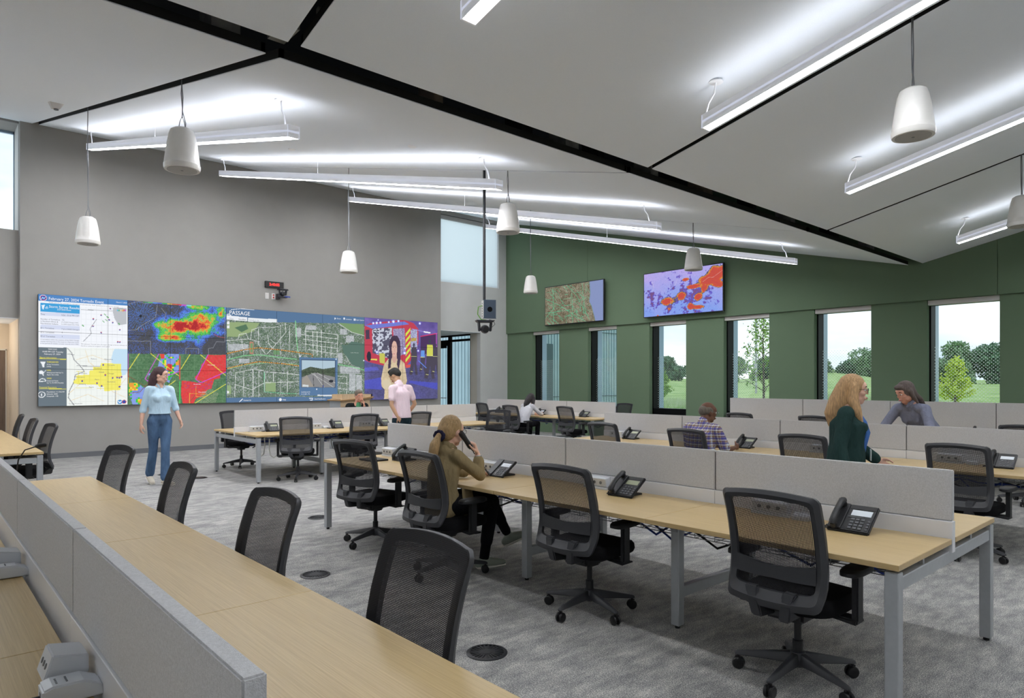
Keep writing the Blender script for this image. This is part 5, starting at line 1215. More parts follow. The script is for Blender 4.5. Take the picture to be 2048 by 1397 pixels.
# white cable loops below the cross bench, gooseneck microphone
for i, (x, y, lab) in enumerate([(4.20, 10.70, 'white cable loop hanging under the cross bench end, left one'), (4.30, 10.42, 'white cable loop behind the corner leg of the cross bench'), (5.62, 10.95, 'white cable hanging under the cross bench behind a chair')]):
    tag(MB().tube([(x - .07, y, .66), (x - .075, y, .50), (x - .05, y, .40), (x, y, .36), (x + .05, y, .40), (x + .07, y, .55), (x + .06, y, .66)], .009, 6).build('hanging_cable', 'cable_white', None, smooth=True), lab, 'cable', 'white cables')
mc = thing('gooseneck_microphone', 'black gooseneck microphone peeking over the felt screen at far left', 'microphone', (.60, 6.15, ZD))
MB().lathe([(.05, 0), (.05, .02), (.03, .03)], 20).build('base', 'cable_black', mc, smooth=True)
MB().tube([(0, 0, .02), (.0, 0, .15), (.01, 0, .24), (.05, 0, .31), (.12, -.02, .335)], .005, 6).build('gooseneck', 'cable_black', mc, smooth=True)
MB().tube([(.11, -.018, .334), (.13, -.022, .338), (.17, -.03, .342), (.18, -.032, .342)], [.010, .016, .016, .012], 10).build('capsule', 'cable_black', mc, smooth=True)

# round floor outlets
for x, y, lab in [(2.44, 5.09, 'round black floor grille in the aisle between the two nearest chairs'), (3.50, 7.22, 'round black floor grille at the end leg of the centre bench'), (2.47, 2.97, 'round black floor grille beside the closest chair, bottom centre'),
                  (3.52, 11.5, 'small round black floor grille right of the walking woman'), (3.22, 12.3, 'round black floor grille behind the legs of the walking woman')]:
    t = thing('floor_grille', lab, 'floor grille', (x, y, 0), 0, 'round black floor grilles')
    MB().lathe([(.118, .0), (.118, .004), (.110, .008), (.098, .008), (.098, .002)], 36).build('rim', 'vent_black', t, smooth=True)
    sp = MB()
    for k in range(24):
        a = 2 * pi * k / 24; M = Matrix.Rotation(a, 4, 'Z'); q = MB().box(.03, .098, -.005, .005, .001, .007).xf(M); sp.add(q.v, q.f)
    sp.build('vanes', 'vent_black', t); MB().lathe([(.034, 0), (.034, .008), (.02, .009)], 20).build('hub', 'vent_black', t)
    MB().lathe([(.100, .0002), (.100, .0012)], 32).build('pan', 'foot_black', t)

# fittings on walls and ceiling
ck = thing('digital_clock', 'black digital wall clock with red numerals above the video wall', 'clock', (6.52, 16.30, 3.88))
MB().box(0, .46, 0, .06, 0, .155).build('clock_case', 'cable_black', ck, bevel=.004)
cu = bpy.data.curves.new('numerals', 'FONT'); cu.body = '2:40:05'; cu.size = .09; cu.materials.append(MATS['led_red'])
o = link('numerals', flat_text(cu), ck, (.09, -.002, .05)); o.rotation_euler = (pi / 2, 0, 0)
def dome_camera(t, z, flip=1):
    MB().prism([(-.13, z), (.13, z), (.10, z - .03), (-.10, z - .03)] if flip > 0 else [(-.10, z), (.10, z), (.13, z - .03), (-.13, z - .03)], 'Y', -.07, .07).build('camera_base', 'camera_dark', t, bevel=.006)
    for s in (-1, 1): MB().hexa([(s * .075 - .014, -.03, z - .15), (s * .075 + .014, -.03, z - .15), (s * .075 + .014, .03, z - .15), (s * .075 - .014, .03, z - .15), (s * .085 - .014, -.04, z - .03), (s * .085 + .014, -.04, z - .03), (s * .085 + .014, .04, z - .03), (s * .085 - .014, .04, z - .03)]).build('yoke_arm', 'camera_dark', t, bevel=.008, smooth=True)
    MB().lathe([(.02, -.07), (.05, -.055), (.06, 0), (.05, .05), (.02, .065)], 20, (0, 0, z - .12), 'Y').build('camera_head', 'camera_dark', t, smooth=True)
    MB().lathe([(.036, 0), (.036, .012), (.026, .014)], 20, (0, -.078, z - .12), 'Y').build('lens', 'cable_black', t, smooth=True)
wc = thing('wall_camera', 'black pan-tilt camera on a wall bracket below the digital clock', 'camera', (6.92, 16.22, 3.62))
dome_camera(wc, .24, -1); MB().box(-.12, -.06, .0, .135, -.02, .12).box(-.12, .10, -.06, .06, .02, .05).build('bracket', 'camera_dark', wc, bevel=.005)
MB().box(.02, .16, -.075, -.065, .03, .06).build('status_strip', 'cable_blue', wc)
for x, m, lab in ((6.53, 'plate_white', 'plain white wall plate left of the red-button plate'), (6.69, 'button_red', 'white wall plate with two red buttons beside the wall camera')):
    t = thing('wall_plate', lab, 'wall plate', (x, 16.345, 3.60))
    MB().box(0, .09, 0, .012, 0, .15).build('plate', 'plate_white', t, bevel=.003)
    for k in (0, 1): MB().lathe([(.018, 0), (.018, .012), (.012, .016)], 14, (.045, -.012, .045 + k * .06), 'Y').build('button', m, t)
zc_ = zfar(7.06)
cp = thing('ceiling_camera', 'black pan-tilt camera with grey converter box on a long ceiling pole', 'camera', (5.835, 7.06, 2.23), R(-28))
MB().tube([(0, .04, .44), (0, .04, zc_ - 2.23 + .1)], .019, 14).build('pole', 'pole_dark', cp, smooth=True)
MB().box(-.02, .15, -.02, .0, .19, .44).box(-.03, .155, -.03, .0, .185, .19).build('converter_box', 'box_slate', cp, bevel=.004)
MB().lathe([(.035, 0), (.035, .004)], 20, (.065, -.024, .31), 'Y').build('fan_grille', 'frame_black', cp)
MB().box(-.035, -.02, -.02, .05, .19, .43).build('port_strip', 'plate_white', cp)
pl = MB()
for k in range(6): pl.box(-.037, -.034, -.005, .015, .21 + k * .034, .225 + k * .034)
pl.build('ports', 'frame_black', cp)
dome_camera(cp, .16)
MB().tube([(-.035, .0, .36), (-.09, .0, .34), (-.10, 0, .24), (-.05, 0, .17), (.02, 0, .165)], .006, 6).build('green_wire', 'grass_blade', cp, smooth=True)
MB().tube([(.06, 0, .17), (.12, 0, .16), (.14, 0, .11), (.10, 0, .07), (.06, 0, .10)], .004, 6).build('loop_wire', 'cable_black', cp, smooth=True)
for x, y, lab in [(4.43, 6.70, 'small round ceiling sprinkler cap above the second lamp, nearer one'), (4.40, 9.98, 'small round ceiling sprinkler cap above the second lamp, farther one'), (9.3, 8.6, 'small round sprinkler cap on the ceiling behind the camera pole'), (12.0, 9.2, 'small round sprinkler cap on the ceiling above the green wall')]:
    tag(MB().lathe([(.05, -.012), (.055, -.004), (.055, 0)], 20).build('sprinkler_cap', 'lamp_white', None, smooth=True, loc=(x, y, zfar(y) - .001)), lab, 'sprinkler', 'ceiling sprinkler caps')
sn = thing('motion_sensor', 'small grey wedge-shaped ceiling sensor beside the black slot at upper left', 'sensor', (1.55, 11.3, zfar(11.3) - .002))
MB().hexa([(-.05, -.05, -.09), (.05, -.05, -.07), (.05, .05, -.06), (-.05, .05, -.08), (-.09, -.09, 0), (.09, -.09, 0), (.09, .09, .03), (-.09, .09, .03)]).build('sensor_body', 'shade_box', sn, bevel=.008)
MB().lathe([(.03, -.01), (.03, 0)], 14, (0, -.01, -.085)).build('sensor_lens', 'power_slot', sn)

# lectern
lc = thing('lectern', 'pale wood lectern with slanted top standing before the video wall', 'lectern', (7.75, 14.3, .07))
MB().box(-.40, .36, -.25, .25, -.07, 1.10).build('cabinet', 'lectern_wood', lc, bevel=.006)
MB().hexa([(-.46, -.33, 1.05), (.42, -.33, 1.12), (.42, .30, 1.12), (-.46, .30, 1.05), (-.46, -.33, 1.075), (.42, -.33, 1.145), (.42, .30, 1.145), (-.46, .30, 1.075)]).build('slant_top', 'lectern_edge', lc, bevel=.004)
MB().box(-.36, .40, -.28, -.25, 1.08, 1.20).box(-.36, .40, .22, .25, 1.08, 1.20).box(.37, .40, -.28, .25, 1.08, 1.20).build('top_rim', 'lectern_wood', lc)
MB().box(-.42, -.40, -.25, .25, -.07, 1.05).build('corner_strip', 'steel_silver', lc)
# ================================================================ people
mat('skin_light', (222, 178, 156), 0.55, spec=0.35, noise=(30, 0.04)); mat('skin_tan', (200, 158, 126), 0.55, spec=0.35, noise=(30, 0.04)); mat('skin_dark', (112, 76, 58), 0.5, spec=0.4, noise=(30, 0.06))
mat('skin_rosy', (212, 156, 136), 0.55, spec=0.35, noise=(30, 0.05))
def hair_mat(n, c): mat(n, c, 0.5, spec=0.4, noise=(14, 0.35), stretch=(9, 9, 1.2), bump=(60, 0.5))
hair_mat('hair_blond', (168, 138, 96)); hair_mat('hair_gold', (186, 150, 108)); hair_mat('hair_brown', (74, 52, 56)); hair_mat('hair_black', (30, 28, 28)); hair_mat('hair_grey', (118, 110, 100)); hair_mat('hair_ash', (98, 86, 82)); hair_mat('hair_dark', (48, 42, 44)); hair_mat('hair_salt', (112, 104, 92))
def cloth(n, c, a=.08): mat(n, c, 0.9, spec=0.12, noise=(9, a), bump=(11, 0.75, .05), stretch=(1, 1, .45))
cloth('jacket_tan', (142, 126, 94)); cloth('trousers_black', (26, 26, 30)); cloth('shirt_blue', (190, 218, 236), .04); cloth('jeans', (82, 108, 140), .22); cloth('polo_pink', (236, 214, 222), .04); cloth('trousers_teal', (34, 50, 58)); cloth('jacket_black', (28, 32, 34)); cloth('tee_green', (80, 140, 104))
cloth('sweater_grey', (206, 206, 212), .05); cloth('cardigan_green', (40, 62, 60)); cloth('top_blue', (70, 110, 176)); cloth('shirt_slate', (128, 132, 152), .06); cloth('trousers_grey', (60, 60, 66)); cloth('scrunchie', (38, 36, 58)); cloth('sock_black', (20, 20, 22))
mat('shoe_cream', (214, 206, 190), .6); mat('shoe_sage', (150, 158, 146), .6); mat('shoe_black', (24, 24, 26), .5); mat('sole_white', (226, 222, 212), .6)
mat('eye_white', (236, 232, 228), .2); mat('eye_iris', (52, 40, 34), .2); mat('lip', (180, 104, 96), .45); mat('lip_dark', (120, 72, 66), .45); mat('brow', (70, 54, 44), .8); mat('glasses', (60, 58, 60), .25, metal=.6); mat('lens', (210, 222, 228), .05, spec=.8)
mat('watch_steel', (170, 180, 186), .25, metal=.8); mat('badge_white', (226, 230, 232), .4)

class Flesh(MB):
    """closed pieces that are fused into one skin by a voxel remesh"""
    def limb(self, pts, rad, lat=None, n=14):
        P = [Vector(p) for p in pts]; k = len(P); rr = [(r, r) if not isinstance(r, tuple) else r for r in rad]
        rings = []; prev = None
        for i in range(k):
            d = (P[min(i + 1, k - 1)] - P[max(i - 1, 0)]).normalized()
            a = Vector(lat) if lat is not None else (prev if prev is not None else d.cross(Vector((0, 0, 1)) if abs(d.z) < .9 else Vector((1, 0, 0))))
            a = (a - d * a.dot(d)).normalized(); b = d.cross(a); prev = a; rings.append((P[i], a, b, rr[i], d))
        full = []
        p, a, b, r, d = rings[0]; m = min(r)
        for s, o in ((.35, -.92), (.75, -.62)): full.append((p + d * o * m, a, b, (r[0] * s, r[1] * s)))
        for p, a, b, r, d in rings: full.append((p, a, b, r))
        p, a, b, r, d = rings[-1]; m = min(r)
        for s, o in ((.75, .62), (.35, .92)): full.append((p + d * o * m, a, b, (r[0] * s, r[1] * s)))
        v = []; f = []
        for p, a, b, r in full:
            for j in range(n): t = 2 * pi * j / n; v.append(p + a * cos(t) * r[0] + b * sin(t) * r[1])
        for i in range(len(full) - 1):
            for j in range(n): f.append((i * n + j, i * n + (j + 1) % n, (i + 1) * n + (j + 1) % n, (i + 1) * n + j))
        f += [tuple(range(n))[::-1], tuple(range((len(full) - 1) * n, len(full) * n))]
        return self.add(v, f)
    def ball(self, c, r, M=None, n=14):
        r = r if isinstance(r, tuple) else (r, r, r); v = []; f = []; k = n // 2
        for i in range(1, k):
            ph = pi * i / k
            for j in range(n): t = 2 * pi * j / n; v.append(Vector((r[0] * sin(ph) * cos(t), r[1] * sin(ph) * sin(t), r[2] * cos(ph))))
        v.append(Vector((0, 0, r[2]))); v.append(Vector((0, 0, -r[2]))); T, Bm = len(v) - 2, len(v) - 1
        for i in range(k - 2):
            for j in range(n): f.append((i * n + j, (i + 1) * n + j, (i + 1) * n + (j + 1) % n, i * n + (j + 1) % n))
        for j in range(n): f.append((T, j, (j + 1) % n)); f.append((Bm, (k - 2) * n + (j + 1) % n, (k - 2) * n + j))
        M = M or Matrix.Identity(4)
        return self.add([M @ (p + Vector(c)) for p in v], f)
def fuse(fl, name, m, parent, vox=.011, sm=6, fac=.5, cuts=()):
    me = bpy.data.meshes.new('tmp'); me.from_pydata(fl.v, [], fl.f); bm = bmesh.new(); bm.from_mesh(me); bmesh.ops.recalc_face_normals(bm, faces=bm.faces); bm.to_mesh(me); bm.free()
    o = bpy.data.objects.new('tmp', me); COL.objects.link(o)
    r = o.modifiers.new('r', 'REMESH'); r.mode = 'VOXEL'; r.voxel_size = vox
    s = o.modifiers.new('s', 'SMOOTH'); s.factor = fac; s.iterations = sm
    dg = bpy.context.evaluated_depsgraph_get(); out = bpy.data.meshes.new_from_object(o.evaluated_get(dg))
    bpy.data.objects.remove(o); bpy.data.meshes.remove(me)
    for co, no in cuts:          # straight hems and cuffs
        bm = bmesh.new(); bm.from_mesh(out)
        bmesh.ops.bisect_plane(bm, geom=bm.verts[:] + bm.edges[:] + bm.faces[:], plane_co=co, plane_no=no, clear_outer=True); bm.to_mesh(out); bm.free()
    out.name = name; out.materials.clear(); out.materials.append(MATS[m]); out.polygons.foreach_set('use_smooth', [True] * len(out.polygons)); out.update()
    return link(name, out, parent)
V = lambda *a: Vector(a)
def head_frame(c, yaw, pitch, roll=0):
    return Matrix.Translation(c) @ Matrix.Rotation(R(yaw), 4, 'Z') @ Matrix.Rotation(R(pitch), 4, 'Y') @ Matrix.Rotation(R(roll), 4, 'X')
def add_head(fl, M, male=False):
    fl.ball((-.012, 0, .022), (.098, .077, .098), M); fl.ball((.018, 0, -.045), (.068, .058, .075), M); fl.ball((.052, 0, -.093), (.030, .030, .026), M)
    fl.ball((.060, 0, .030), (.036, .060, .050), M)
    for s in (-1, 1):
        fl.ball((.058, s * .034, -.028), (.030, .024, .026), M); fl.ball((-.005, s * .077, -.012), (.020, .010, .032), M); fl.ball((.070, s * .030, .026), (.020, .024, .011), M)
        fl.ball((.012, s * .050, -.070), (.044, .014, .026), M)
    fl.limb([M @ V(.086, 0, .018), M @ V(.098, 0, -.006), M @ V(.100, 0, -.024)], [.009, .0105, .0115]); fl.ball((.090, 0, -.062), (.012, .026, .016), M)
def face_bits(M, parent, lip='lip', brow='brow', glasses=None):
    for s in (-1, 1):
        e = Flesh().ball((.079, s * .031, .006), (.012, .0145, .0085), M); e.build('eye', 'eye_white', parent, smooth=True)
        Flesh().ball((.0885, s * .031, .005), (.0045, .0065, .0065), M).build('iris', 'eye_iris', parent, smooth=True)
        Flesh().limb([M @ V(.088, s * .014, .030), M @ V(.090, s * .030, .036), M @ V(.080, s * .048, .031)], [.004, .0045, .003], n=6).build('eyebrow', brow, parent, smooth=True)
    Flesh().ball((.100, 0, -.058), (.006, .021, .0045), M).ball((.099, 0, -.067), (.0065, .018, .005), M).build('lips', lip, parent, smooth=True)
    if glasses:
        g = MB()
        for s in (-1, 1):
            pts = [M @ V(.104, s * .034 + .024 * cos(t * pi / 8), .002 + .020 * sin(t * pi / 8)) for t in range(17)]; g.tube(pts, .0018, 5, cap=False)
            g.tube([M @ V(.102, s * .058, .008), M @ V(.06, s * .078, .010), M @ V(-.01, s * .084, .006)], .0018, 5)
        g.tube([M @ V(.106, -.010, .006), M @ V(.110, 0, .008), M @ V(.106, .010, .006)], .0018, 5)
        g.build('glasses', glasses, parent)
def add_hand(fl, wrist, d, nrm, curl=25, side=1, s=1.0, spread=4):
    """palm and five fingers; d points to the fingers, nrm out of the back of the hand, side=+1 puts the thumb towards d x nrm"""
    d = V(*d).normalized(); nrm = V(*nrm); nrm = (nrm - d * nrm.dot(d)).normalized(); w = d.cross(nrm) * side; W_ = V(*wrist)
    fl.limb([W_, W_ + d * .045 * s, W_ + d * .085 * s], [(.024 * s, .018 * s), (.036 * s, .016 * s), (.038 * s, .014 * s)], lat=w)
    for k, (off, L) in enumerate(((.030, .070), (.010, .080), (-.011, .075), (-.030, .058))):
        p = W_ + d * .088 * s + w * off * s; a = 0; pts = [p]; sp = R(spread * (1.5 - k))
        for q, fr in enumerate((.45, .32, .26)):
            a += R(curl) * (1, 1.15, .8)[q]
            dirv = (d * cos(sp) + w * sin(sp)) * cos(a) - nrm * sin(a); pts.append(pts[-1] + dirv * L * fr * s)
        fl.limb(pts, [.0095 * s, .009 * s, .0085 * s, .0075 * s], n=8)
    p = W_ + d * .025 * s + w * .028 * s
    t1 = p + (d * .65 + w * .65 - nrm * .35).normalized() * .04 * s; t2 = t1 + (d * .85 + w * .15 - nrm * .45).normalized() * .034 * s; t3 = t2 + (d * .9 - w * .05 - nrm * .4).normalized() * .026 * s
    fl.limb([p, t1, t2, t3], [.013 * s, .0115 * s, .010 * s, .0085 * s], n=8)
def shoe(parent, ankle, d, m, sole='sole_white', pitch=0):
    d = V(*d); d.z = 0; d.normalize(); A_ = V(*ankle); up = V(0, 0, 1)
    Rm = Quaternion(d.cross(up), R(pitch)); f_ = Rm @ d; u = Rm @ up
    b = A_ - u * .075
    fl = Flesh().limb([b - f_ * .045 + u * .035, b + f_ * .02 + u * .045, b + f_ * .10 + u * .034, b + f_ * .175 + u * .026], [(.036, .036), (.040, .046), (.043, .036), (.038, .026)], lat=d.cross(up)); fl.limb([A_, b + u * .05], [.040, .042])
    o = fuse(fl, 'shoe', m, parent, .008, 4)
    Flesh().limb([b - f_ * .055 + u * .008, b + f_ * .06 + u * .006, b + f_ * .185 + u * .008], [(.038, .012), (.044, .012), (.038, .012)], lat=d.cross(up)).build('sole', sole, o, smooth=True)
    return o

def person(label, loc, rz, J, skin, male=False, head=(0, 0, 0), torso=1.0, lip='lip', brow='brow', glasses=None, vox=.010, hands=None, bust=0):
    """J: joints in metres, local +X is where the body faces"""
    t = thing('person', label, 'person', loc, R(rz), 'people in the room')
    for s in 'lr':               # shoulder breadth
        k = .88 if male else .82
        J['sh_' + s] = (J['sh_' + s][0], J['sh_' + s][1] * k, J['sh_' + s][2]); J['el_' + s] = (J['el_' + s][0], J['el_' + s][1] * .9, J['el_' + s][2])
    fl = Flesh(); L_ = V(0, 1, 0)
    M = head_frame(V(*J['head']), *head)
    add_head(fl, M, male)
    fl.limb([V(*J['neck']), (V(*J['neck']) + V(*J['head'])) / 2 + V(-.01, 0, -.01), M @ V(-.02, 0, -.05)], [.058, .052 if not male else .060, .054])
    sp = [V(*J['pelvis']), V(*J['waist']), V(*J['chest']), V(*J['neck'])]
    w = .155 if male else .140
    fl.limb(sp, [(w * torso, .095), (w * .82 * torso, .088), (w * torso, .098), (.07, .055)], lat=L_)
    for s in 'lr':
        sh, el, wr = V(*J['sh_' + s]), V(*J['el_' + s]), V(*J['wr_' + s])
        fl.limb([V(*J['neck']) * .5 + sh * .5 + V(0, 0, -.02), sh, sh * .5 + el * .5, el], [.044, .045, .039, .033]); fl.limb([el, el * .55 + wr * .45, wr], [.033, .033, .023])
        hp, kn, an = V(*J['hip_' + s]), V(*J['kn_' + s]), V(*J['an_' + s])
        fl.limb([hp, hp * .5 + kn * .5, kn], [.082, .068, .050]); fl.limb([kn, kn * .62 + an * .38, an], [.050, .050, .033])
        if hands and s in hands:
            d, n, c, sd = hands[s]; add_hand(fl, wr, d, n, c, sd)
        else:
            d = (wr - el).normalized(); add_hand(fl, wr, d, L_ * (1 if s == 'l' else -1), 24, 1 if s == 'l' else -1)
    body = fuse(fl, 'body', skin, t, vox, 3, .45)
    face_bits(M, t, lip, brow, glasses)
    return t, M, J
def top_garment(t, J, m, name='shirt', sleeve=1.0, hem=None, fit=1.0, male=False, cuff=None, collar=True, vox=.011, bust=0, open_=False):
    fl = Flesh(); L_ = V(0, 1, 0); w = (.158 if male else .142) * fit; ka = (1.0 if male else .9) * fit
    p, wa, ch, ne = V(*J['pelvis']), V(*J['waist']), V(*J['chest']), V(*J['neck'])
    low = V(*hem) if hem else p
    fl.limb([low, p * .5 + wa * .5, wa, ch, ch * .35 + ne * .65], [(w * 1.06, .118 * fit), (w * 1.02, .114 * fit), (w * .94, .106 * fit), (w * 1.04, .114 * fit), (.10, .072)], lat=L_)
    if bust:
        ax = (ch - wa).normalized(); fwd = L_.cross(ax).normalized()
        for s in (-1, 1): fl.ball(ch * .85 + wa * .15 + fwd * .085 + V(0, s * .065, 0), (.065, .062, .066))
    for s in 'lr':
        sh, el, wr = V(*J['sh_' + s]), V(*J['el_' + s]), V(*J['wr_' + s])
        fl.limb([ne * .4 + sh * .6 + V(0, 0, -.02), sh], [.054 * ka, .058 * ka])
        end = sleeve
        if end <= 1: q = sh * (1 - end) + el * end; fl.limb([sh, sh * .5 + q * .5, q], [.058 * ka, .055 * ka, .053 * ka])
        else:
            q = el * (2 - end) + wr * (end - 1); fl.limb([sh, sh * .5 + el * .5, el], [.058 * ka, .052 * ka, .047 * ka]); fl.limb([el, el * .5 + q * .5, q], [.047 * ka, .046 * ka, .043 * ka])
            if cuff: dd = (q - el).normalized(); fl.limb([q - dd * .03, q + dd * .015], [.049 * ka, .051 * ka])
    if collar: fl.limb([ne + V(-.025, 0, -.03), ne + (V(*J['head']) - ne) * .06 + V(-.022, 0, 0)], [.078, .066])
    return fuse(fl, name, m, t, vox, 5, .5, [(low, (p - wa).normalized())])
def trousers(t, J, m, upto=.92, fit=1.0, vox=.012, flare=0, rise=.4):
    fl = Flesh(); L_ = V(0, 1, 0); p, wa = V(*J['pelvis']), V(*J['waist'])
    fl.limb([p + (p - wa) * .15, p, p * (1 - rise) + wa * rise], [(.150 * fit, .108), (.158 * fit, .114), (.136 * fit, .098)], lat=L_)
    for s in 'lr':
        hp, kn, an = V(*J['hip_' + s]), V(*J['kn_' + s]), V(*J['an_' + s]); q = kn * (1 - upto) + an * upto
        fl.limb([hp, hp * .5 + kn * .5, kn], [.092 * fit, .078 * fit, .062 * fit]); fl.limb([kn, kn * .5 + q * .5, q], [.062 * fit, .056 * fit + flare * .5, .050 * fit + flare])
    return fuse(fl, 'trousers', m, t, vox, 5, .5)
def hair_cap(fl, M, back=.0, grow=1.0):
    fl.ball((-.022, 0, .034), (.103 * grow, .086 * grow, .100 * grow), M); fl.ball((-.055, 0, -.010), (.070 * grow, .076 * grow, .075 * grow), M)

def collar_flaps(t, J, m, fwd=.05, k=1.0):
    ne = V(*J['neck'])
    for s in (-1, 1):
        Flesh().limb([ne + V(-.055, s * .030, .022) * k, ne + V(-.01, s * .066, .012) * k, ne + V(fwd, s * .045, -.022) * k, ne + V(fwd + .018, s * .022, -.055) * k], [(.020, .007), (.024, .008), (.026, .008), (.010, .006)], lat=(0, 0, 1)).build('collar_flap', m, t, smooth=True)
# ---- woman on the phone, centre bench ---------------------------------------
J = dict(pelvis=(-.02, 0, .585), waist=(-.05, 0, .70), chest=(-.03, 0, .86), neck=(.0, 0, 1.03), head=(.05, -.005, 1.155),
         sh_r=(-.01, -.165, .97), el_r=(.20, -.20, .795), wr_r=(.225, -.115, .965), sh_l=(-.01, .165, .97), el_l=(.18, .24, .80), wr_l=(.38, .14, .775),
         hip_r=(.0, -.09, .565), kn_r=(.40, -.10, .555), an_r=(.30, -.11, .10), hip_l=(.0, .09, .575), kn_l=(.43, .00, .60), an_l=(.60, -.06, .27))
t, M, _ = person('seated woman in tan jacket holding a phone handset to her ear', (3.225, 4.38, 0), 2, J, 'skin_light', head=(4, 6, 0), glasses='glasses', vox=.008,
                 hands={'r': ((-.30, .10, .95), (.75, -.60, .2), 46, -1), 'l': ((.95, -.2, .02), (0, .1, 1), 16, 1)})
jk = top_garment(t, J, 'jacket_tan', 'jacket', sleeve=1.62, hem=(-.06, 0, .50), fit=1.04, cuff=True)
Flesh().limb([V(.055, -.14, .50), V(.10, -.15, .60), V(.08, -.15, .72)], [(.05, .012), (.06, .014), (.05, .012)], lat=(1, 0, 0)).build('jacket_flap', 'jacket_tan', jk, smooth=True)
MB().lathe([(.010, 0), (.010, .004)], 12, (.12, -.168, .565), 'Y').build('snap_button', 'watch_steel', jk)
collar_flaps(jk, J, 'jacket_tan', .05, 1.1)
trousers(t, J, 'trousers_black', .72, 1.04)
for a, k in (('r', (J['kn_r'], J['an_r'])), ('l', (J['kn_l'], J['an_l']))):
    kn, an = V(*k[0]), V(*k[1]); Flesh().limb([kn * .30 + an * .70 if a == 'r' else kn * .22 + an * .78, an], [.042, .040]).build('sock', 'sock_black', t, smooth=True)
shoe(t, J['an_r'], (1, -.25, 0), 'shoe_sage', pitch=0); shoe(t, (.62, -.065, .235), (1, -.12, 0), 'shoe_sage', pitch=14)
fl = Flesh(); hair_cap(fl, M, grow=1.0); fl.ball((-.06, 0, .0), (.075, .082, .09), M)
fl.limb([M @ V(-.11, 0, -.02), M @ V(-.145, 0, -.06), M @ V(-.175, .0, -.12), M @ V(-.185, .0, -.19), M @ V(-.17, 0, -.26)], [.030, .028, .042, .040, .016])
hr = fuse(fl, 'hair', 'hair_blond', t, .008, 4)
fl = Flesh()
for k in range(9): a = 2 * pi * k / 9; fl.ball((-.135 - .012 * cos(a), .036 * cos(a), -.045 + .034 * sin(a)), (.020, .017, .018), M)
fuse(fl, 'scrunchie', 'scrunchie', hr, .007, 2)
q = MB(); wr, el = V(*J['wr_r']), V(*J['el_r']); dd = (wr - el).normalized()
q.tube([wr - dd * .045, wr - dd * .020], .032, 16).build('wristwatch', 'watch_steel', t, smooth=True)
# handset in her hand with the coiled cord back to the phone
h0, h1 = M @ V(.0, -.098, -.005), M @ V(.125, -.105, -.125); hd = thing('phone_handset', 'black phone handset held to the ear of the woman in tan', 'handset', (3.225, 4.38, 0), R(2))
ax = (h1 - h0)
MB().tube([h0, h0 + ax * .12, h0 + ax * .5, h0 + ax * .88, h1], [.020, .024, .020, .023, .018], 12).build('handset_body', 'phone_black', hd, smooth=True)
pts = []
for k in range(90):
    u = k / 89; base = h1 * (1 - u) + V(.55, .12, .765) * u; base.z -= .10 * sin(pi * u); base += V(.06, -.03, 0) * sin(pi * u)
    pts.append(base + V(.007 * cos(k * 1.6), 0, .007 * sin(k * 1.6)))
MB().tube(pts, .004, 5).build('coiled_cord', 'cable_black', hd, smooth=True)

# ---- walking woman in pale blue shirt ----------------------------------------
J = dict(pelvis=(0, 0, 1.0), waist=(0, 0, 1.13), chest=(.0, 0, 1.34), neck=(0, 0, 1.515), head=(.035, .0, 1.655),
         sh_r=(-.01, -.185, 1.44), el_r=(-.06, -.235, 1.16), wr_r=(-.03, -.25, .93), sh_l=(.01, .185, 1.44), el_l=(.02, .245, 1.17), wr_l=(.10, .255, .98),
         hip_r=(0, -.09, .97), kn_r=(-.08, -.06, .53), an_r=(-.24, -.05, .13), hip_l=(0, .09, .97), kn_l=(.08, .05, .53), an_l=(.12, .03, .085))
t, M, _ = person('walking woman in light blue shirt and blue jeans before the video wall', (2.84, 11.15, 0), -82, J, 'skin_light', head=(46, 8, 0))
top_garment(t, J, 'shirt_blue', 'blouse', sleeve=1.1, fit=1.12, cuff=True, bust=1, hem=(0, 0, 1.075))
collar_flaps(t, J, 'shirt_blue')
trousers(t, J, 'jeans', .93, 1.0, flare=.016, rise=.85)
shoe(t, J['an_l'], (1, .25, 0), 'shoe_cream'); shoe(t, J['an_r'], (1, -.1, 0), 'shoe_cream', pitch=-18)
fl = Flesh(); hair_cap(fl, M); fl.limb([M @ V(-.07, 0, .0), M @ V(-.09, -.01, -.10), M @ V(-.10, -.02, -.20), M @ V(-.09, -.02, -.28)], [.075, .070, .055, .025]); fuse(fl, 'hair', 'hair_brown', t, .010, 4)

# ---- standing man in pink polo, seen from behind -------------------------------
J = dict(pelvis=(0, 0, .96), waist=(.0, 0, 1.10), chest=(.04, 0, 1.36), neck=(.10, 0, 1.525), head=(.185, .0, 1.66),
         sh_r=(.03, -.205, 1.45), el_r=(.0, -.31, 1.18), wr_r=(.11, -.20, 1.00), sh_l=(.03, .205, 1.45), el_l=(-.02, .255, 1.17), wr_l=(-.10, .17, .985),
         hip_r=(0, -.09, .93), kn_r=(.03, -.10, .50), an_r=(0, -.11, .085), hip_l=(0, .09, .93), kn_l=(.02, .10, .50), an_l=(-.03, .12, .085))
t, M, _ = person('standing man in pale pink polo with hands on hips, seen from behind', (6.14, 9.60, 0), 96, J, 'skin_tan', True, head=(22, 30, 0), hands={'l': ((.15, -.75, -.65), (-.9, -.2, .0), 18, 1), 'r': ((.5, .7, -.5), (.6, -.6, 0), 25, -1)})
top_garment(t, J, 'polo_pink', 'polo_shirt', sleeve=.62, fit=1.06, male=True)
collar_flaps(t, J, 'polo_pink');  trousers(t, J, 'trousers_teal', .95, 1.04); shoe(t, J['an_l'], (1, .15, 0), 'shoe_black', 'shoe_black'); shoe(t, J['an_r'], (1, -.15, 0), 'shoe_black', 'shoe_black')
